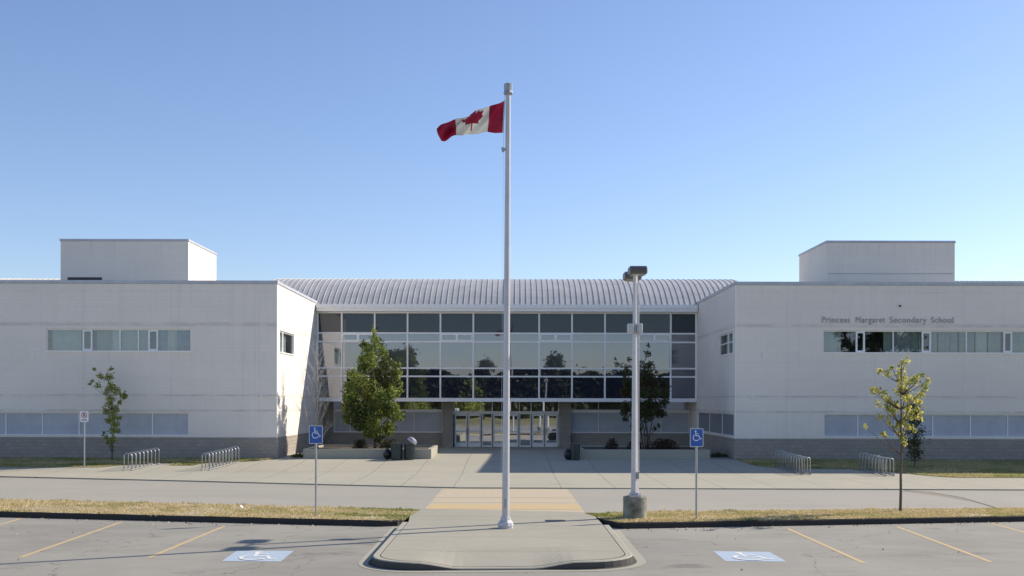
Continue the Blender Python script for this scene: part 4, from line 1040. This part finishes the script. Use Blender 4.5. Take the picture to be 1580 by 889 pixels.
# flag
def im(cx, cy): return (660+cx/6.8375, 120+cy/6.8375)
top = [(0, 812, 236), (.12, 735, 268), (.25, 645, 305), (.37, 560, 335), (.5, 478, 362), (.62, 380, 402), (.75, 285, 446), (.86, 200, 482), (.93, 140, 508), (1, 93, 545)]
bot = [(0, 795, 580), (.12, 712, 584), (.25, 625, 584), (.37, 540, 586), (.5, 445, 590), (.62, 375, 600), (.75, 300, 626), (.86, 225, 646), (.93, 175, 658), (1, 135, 655)]
def flagpos(u, v):                     # v = 0 top, 1 bottom
    tx, ty = pl([(a_, b_) for a_, b_, c_ in top], u), pl([(a_, c_) for a_, b_, c_ in top], u)
    bx_, by_ = pl([(a_, b_) for a_, b_, c_ in bot], u), pl([(a_, c_) for a_, b_, c_ in bot], u)
    e = (1-.10*math.sin(v*math.pi)*(u > .9)*(u-.9)*10)
    sx, sy = lerp(tx, bx_, v)-14*math.sin(v*math.pi)*max(0, u-.85)/.15, lerp(ty, by_, v)
    p = at(*im(sx, sy), FY)
    q = u*1.0-v*.42
    p.y += u**.6*(.17*math.sin(q*12+.6)+.085*math.sin(q*24+v*2))-.05*math.sin(v*3.1)*u
    return p
LEAF = [(0, 1), (.08, .8), (.2, .86), (.15, .48), (.33, .66), (.38, .56), (.6, .6), (.53, .36), (.62, .30), (.34, .06), (.38, -.06), (.035, -.0), (.04, -.42)]
LEAF = LEAF+[(-x, y) for x, y in LEAF[::-1]][:-1]
def inleaf(x, y):
    c_ = False; j = len(LEAF)-1
    for i in range(len(LEAF)):
        xi, yi = LEAF[i]; xj, yj = LEAF[j]
        if (yi > y) != (yj > y) and x < (xj-xi)*(y-yi)/(yj-yi)+xi: c_ = not c_
        j = i
    return c_
m_ = MB(); NU, NV = 200, 100
pts = [[flagpos(i/NU, j/NV) for j in range(NV+1)] for i in range(NU+1)]
for row in pts: m_.v += [tuple(p) for p in row]
for i in range(NU):
    for j in range(NV):
        u, v_ = (i+.5)/NU, (j+.5)/NV
        red = u < .25 or u > .75 or inleaf((.5-u)*2/.55*1.0, .70-v_*1.28+.0) if True else False
        mi = 0 if red else 1
        if u < .018: mi = 1
        a0 = i*(NV+1)+j; m_.f.append((a0, a0+1, a0+NV+2, a0+NV+1)); m_.m.append(mi)
M['fred'] = m_leaf('flag_red_cloth', (.33, .010, .045), (.27, .008, .04), .2)
M['fwhite'] = m_leaf('flag_white_cloth', (.62, .62, .66), (.70, .70, .74), .25)
for k_ in ('fred', 'fwhite'):
    for nd in M[k_].node_tree.nodes:
        if nd.type == 'MIX' and nd.inputs[0].is_linked is False: pass
fo = m_.build('flag', [M['fred'], M['fwhite']], smooth=True, label='red and white maple leaf flag blowing left from the flagpole', category='flag')

# ------------------------------------------------------------------ lamp post
LY = 30.9; lb_ = at(979, 800, LY); LX = lb_.x+.02; LZ = ZI-.02
lp = thing('lamp_post', 'tall white lamp post with two brown heads on a round concrete footing', 'lamp post', (LX, LY, LZ))
cz = at(979, 765, LY).z
m_ = MB(); m_.lathe(LX, LY, [(.345, LZ-.1), (.345, cz-.03), (.325, cz), (.02, cz+.004)], 28); m_.build('concrete_footing', M['oldconc'], lp)
hz0 = at(979, 424, LY).z
m_ = MB(); n0 = 4
m_.tube([(LX, LY, cz), (LX, LY, hz0+.05)], [.118, .068], 4, cap=True); m_.build('pole', M['polewhite'], lp)
m_ = MB(); m_.box(LX-.17, LX+.17, LY-.17, LY+.17, cz, cz+.035, bv=.006)
for sx in (-1, 1):
    for sy in (-1, 1): m_.tube([(LX+sx*.13, LY+sy*.13, cz+.03), (LX+sx*.13, LY+sy*.13, cz+.10)], .02, 6)
m_.box(LX-.11, LX+.11, LY-.11, LY+.11, cz+.035, cz+.12, bv=.02); m_.build('base_plate', M['polewhite'], lp)
for sgn, zoff in ((-1, .0), (1, 0)):
    cy = LY+sgn*.66; cx = LX-.02; zc = hz0+.03; w2 = .25; h2 = .13
    m_ = MB(); ringp = []
    for x, s_ in ((-w2, .82), (-w2+.03, 1), (w2-.03, 1), (w2, .82)):
        r_ = []
        for k in range(16):
            a_ = 2*math.pi*k/16; ca, sa = math.cos(a_), math.sin(a_)
            yy = .36*math.copysign(abs(ca)**.5, ca); zz = h2*math.copysign(abs(sa)**.6, sa)*(1 if sa > 0 else .8)
            r_.append((cx+x, cy+yy*s_, zc+zz*s_))
        ringp.append(r_)
    base = len(m_.v)
    for r_ in ringp: m_.v += r_
    for i in range(3):
        for k in range(16): a0 = base+i*16+k; b_0 = base+i*16+(k+1) % 16; m_.f.append((a0, b_0, b_0+16, a0+16)); m_.m.append(0)
    m_.f.append(tuple(base+k for k in range(16))); m_.m.append(0); m_.f.append(tuple(base+48+k for k in range(16))); m_.m.append(0)
    hd = m_.build('lamp_head', M['lamphead'], lp)
    m_ = MB(); m_.box(cx-.18, cx+.18, cy-.22, cy+.22, zc-h2*.8-.02, zc-h2*.8+.004); m_.build('lens', M['lens'], hd)
    m_ = MB(); m_.tube([(LX, LY, hz0), (cx, cy-sgn*.3, zc)], .035, 6); m_.build('arm', M['lamphead'], lp)
m_ = MB(); m_.box(LX+.06, LX+.11, LY-.11, LY-.05, cz+.5, cz+.72, bv=.01); m_.build('hand_hole_cover', M['galv'], lp)
zb_ = at(979, 507, LY).z
for s_ in (-1, 1):
    m_ = MB(); m_.box(LX+(.045 if s_ > 0 else -.23), LX+(.20 if s_ > 0 else -.045), LY-.12, LY+.12, zb_-.13, zb_+.15, bv=.02); m_.build('equipment_box', M['polewhite'], lp)
m_ = MB(); m_.tube([(LX+.11, LY, cz+.6), (LX+.10, LY, hz0-.2)], .012, 5); m_.build('conduit', M['polewhite'], lp)

# ------------------------------------------------------------------ signs
def sign(px, pyt, pyb, w_, h_, Yz, kind, lab, grp=None, postr=.03):
    b = flat(px, pyb, Yz) if kind == 'access' else on_plaza(px, pyb); X, Y = b.x, b.y; zb = b.z
    zt_ = at(px, pyt, Y).z
    t_ = thing('accessible_parking_sign' if kind == 'access' else 'no_parking_sign', lab, 'sign', (X, Y, zb), grp)
    m_ = MB(); m_.tube([(X, Y+.03, zb-.1), (X, Y+.03, zt_-.05)], postr, 8); m_.build('post', M['galv'], t_)
    def plate(w2, z0, z1, y, mat, r=.03, name='plate', parent=None):
        pp = []
        for cx, cz_, s0 in ((X+w2-r, z1-r, 0), (X-w2+r, z1-r, 90), (X-w2+r, z0+r, 180), (X+w2-r, z0+r, 270)):
            for k in range(5): a_ = R(s0+k*22.5); pp.append((cx+r*math.cos(a_), cz_+r*math.sin(a_)))
        q = MB(); n = len(pp)
        q.poly([(a_, y, c_) for a_, c_ in pp][::-1]); q.poly([(a_, y+.004, c_) for a_, c_ in pp])
        for k in range(n): (a1, c1), (a2, c2) = pp[k], pp[(k+1) % n]; q.quad((a1, y, c1), (a2, y, c2), (a2, y+.004, c2), (a1, y+.004, c1))
        return q.build(name, mat, parent or t_)
    p0 = plate(w_/2, zt_-h_, zt_, Y-.005, M['swhite'])
    if kind == 'access':
        plate(w_/2-.018, zt_-h_+.018, zt_-.018, Y-.010, M['sblue'], .02, 'blue_face', p0)
        s_ = MB(); S0 = w_*.80
        for k, q in enumerate(wheelchair()): s_.poly([(X-S0/2+u*S0, Y-.0125-.0003*k, zt_-.05-S0+v*S0) for u, v in q])
        s_.build('wheelchair_symbol', M['swhite'], p0)
    else:
        s_ = MB(); cx, cz_, r0 = X, zt_-.20, .145
        for k in range(24):
            a0, a1 = 2*math.pi*k/24, 2*math.pi*(k+1)/24
            s_.quad(*[(cx+r_*math.cos(a_), Y-.008, cz_+r_*math.sin(a_)) for r_, a_ in ((r0, a0), (r0, a1), (r0-.03, a1), (r0-.03, a0))])
        s_.quad((cx-.11, Y-.0085, cz_+.085), (cx-.085, Y-.0085, cz_+.11), (cx+.11, Y-.0085, cz_-.085), (cx+.085, Y-.0085, cz_-.11))
        s_.build('prohibition_ring', M['sred'], p0)
        s_ = MB()
        s_.box(cx-.05, cx-.02, Y-.0078, Y-.006, cz_-.08, cz_+.08); s_.box(cx-.02, cx+.03, Y-.0078, Y-.006, cz_+.055, cz_+.08); s_.box(cx-.02, cx+.03, Y-.0078, Y-.006, cz_-.01, cz_+.015); s_.box(cx+.03, cx+.055, Y-.0078, Y-.006, cz_-.003, cz_+.073)
        s_.box(cx-.13, cx+.13, Y-.0078, Y-.006, zt_-.46, zt_-.42)
        s_.build('parking_letter', M['sblack'], p0)
GS = 'blue accessible parking signs'
sign(487.5, 657.5, 797, .40, .53, ZI, 'access', 'blue wheelchair sign on a post before the left planter', GS)
sign(1075, 660.5, 800, .385, .53, ZI, 'access', 'blue wheelchair sign on a post right of the lamp footing', GS)
sign(130, 636, 724, .42, .54, 0, 'np', 'small white no parking sign on a post by the left lawn', None, .035)

# ------------------------------------------------------------------ bins
def bin_(px0, px1, Y, h, lab, lid='flat'):
    x0, x1 = (px0-VX)*Y/F, (px1-VX)*Y/F; cx = (x0+x1)/2; r = (x1-x0)/2; zg = gz(Y)+.02
    t_ = thing('litter_bin', lab, 'bin', (cx, Y, zg), 'dark bins by the planters')
    m_ = MB(); m_.lathe(cx, Y, [(r*.90, zg), (r*.92, zg+.03), (r*.97, zg+h*.5), (r, zg+h-.06), (r*1.04, zg+h-.055), (r*1.04, zg+h-.01), (r*.93, zg+h), (r*.9, zg+h-.03)], 20)
    m_.build('body', M['bin'], t_, smooth=False)
    m_ = MB()
    for k in range(10):
        a_ = 2*math.pi*k/10; m_.tube([(cx+math.cos(a_)*r*.95, Y+math.sin(a_)*r*.95, zg+.05), (cx+math.cos(a_)*r*1.01, Y+math.sin(a_)*r*1.01, zg+h-.08)], .012, 4)
    m_.build('ribs', M['bin'], t_)
    m_ = MB()
    if lid == 'flat':
        m_.lathe(cx, Y, [(r*.98, zg+h), (r*.98, zg+h+.03), (r*.5, zg+h+.06)], 20); m_.build('lid', M['bin'], t_)
    else:
        m_.lathe(0, 0, [(r*1.02, 0), (r*1.0, .09), (r*.8, .20), (r*.25, .24)], 20)
        from mathutils import Matrix
        mt = Matrix.Translation((cx+.10, Y, zg+h+.10)) @ Matrix.Rotation(R(38), 4, 'Y')
        m_.v = [tuple(mt @ Vector(v_)) for v_ in m_.v]; m_.build('lid', M['binlid'], t_, label='grey domed lid tipped up on one side')
bin_(603.5, 621, 57.55, .86, 'dark green bin with a flat lid, left of its pair by the left planter')
bin_(624, 640, 57.6, .86, 'dark green bin with its grey domed lid tipped open', 'dome')
bin_(880, 895, 57.6, .84, 'dark bin standing alone at the end of the right planter')
for px, lb in ((598, 'black rubbish bag slumped left of the two bins'), (877, 'black rubbish bag beside the lone bin in shade')):
    b = at(px, 700, 57.75); m_ = MB(); zg = gz(57.75)+.01; nU, nV = 16, 10; base = 0
    for j in range(nV+1):
        v_ = j/nV
        for i in range(nU):
            a_ = 2*math.pi*i/nU; r = .22*math.sin(math.pi*min(1, v_*.93+.07))**.6*(1+.18*noise.noise((math.cos(a_)*1.5, math.sin(a_)*1.5, v_*3+px))) if j < nV else .02
            m_.v.append((b.x+r*math.cos(a_), 57.75+r*math.sin(a_), zg+.62*v_))
    for j in range(nV):
        for i in range(nU): a0 = j*nU+i; b_0 = j*nU+(i+1) % nU; m_.f.append((a0, b_0, b_0+nU, a0+nU)); m_.m.append(0)
    m_.build('rubbish_bag', M['bag'], smooth=True, label=lb, category='rubbish bag')

# drain cover, litter
d = flat(857, 803.5, ZI); m_ = MB(); m_.box(d.x-.28, d.x+.28, d.y-.2, d.y+.2, ZI-.02, ZI+.006)
for k in range(7): m_.box(d.x-.24+k*.072, d.x-.20+k*.072, d.y-.16, d.y+.16, ZI+.0061, ZI+.011)
m_.build('drain_cover', M['dark'], label='small iron drain cover in the walk right of the flagpole', category='drain cover')
l_ = flat(372, 785, ZI); m_ = MB()
pp = [Vector((l_.x+.07*math.cos(k*.9)*(1+.3*(k % 2)), l_.y+.05*math.sin(k*.9), ZI+.02+.05*(k % 3)/2)) for k in range(7)]
for k in range(7): m_.tri(pp[k], pp[(k+1) % 7], (l_.x, l_.y, ZI+.11))
m_.build('paper_scrap', M['swhite'], label='crumpled white paper scrap on the dry grass', category='litter')

fl_ = MB()
for _ in range(300):
    side = rnd.choice((-1, 1)); x = rnd.uniform(3.2, 17)*side; c_ = pl(CLi if side < 0 else CRi, x); y = c_-.05-abs(rnd.gauss(0, .25))
    if rnd.random() < .12: x, y = rnd.uniform(-16, 16), rnd.uniform(20, 29); 
    if WX0-.5 < x < WX1+.5: continue
    leafq(fl_, Vector((x, y, ZL+.012)), .045, rnd.randrange(2))
fl_.build('fallen_leaves', [M['blade_dry'], M['bark']], kind='stuff', label='fallen leaves scattered on the asphalt along the kerb', category='leaves')
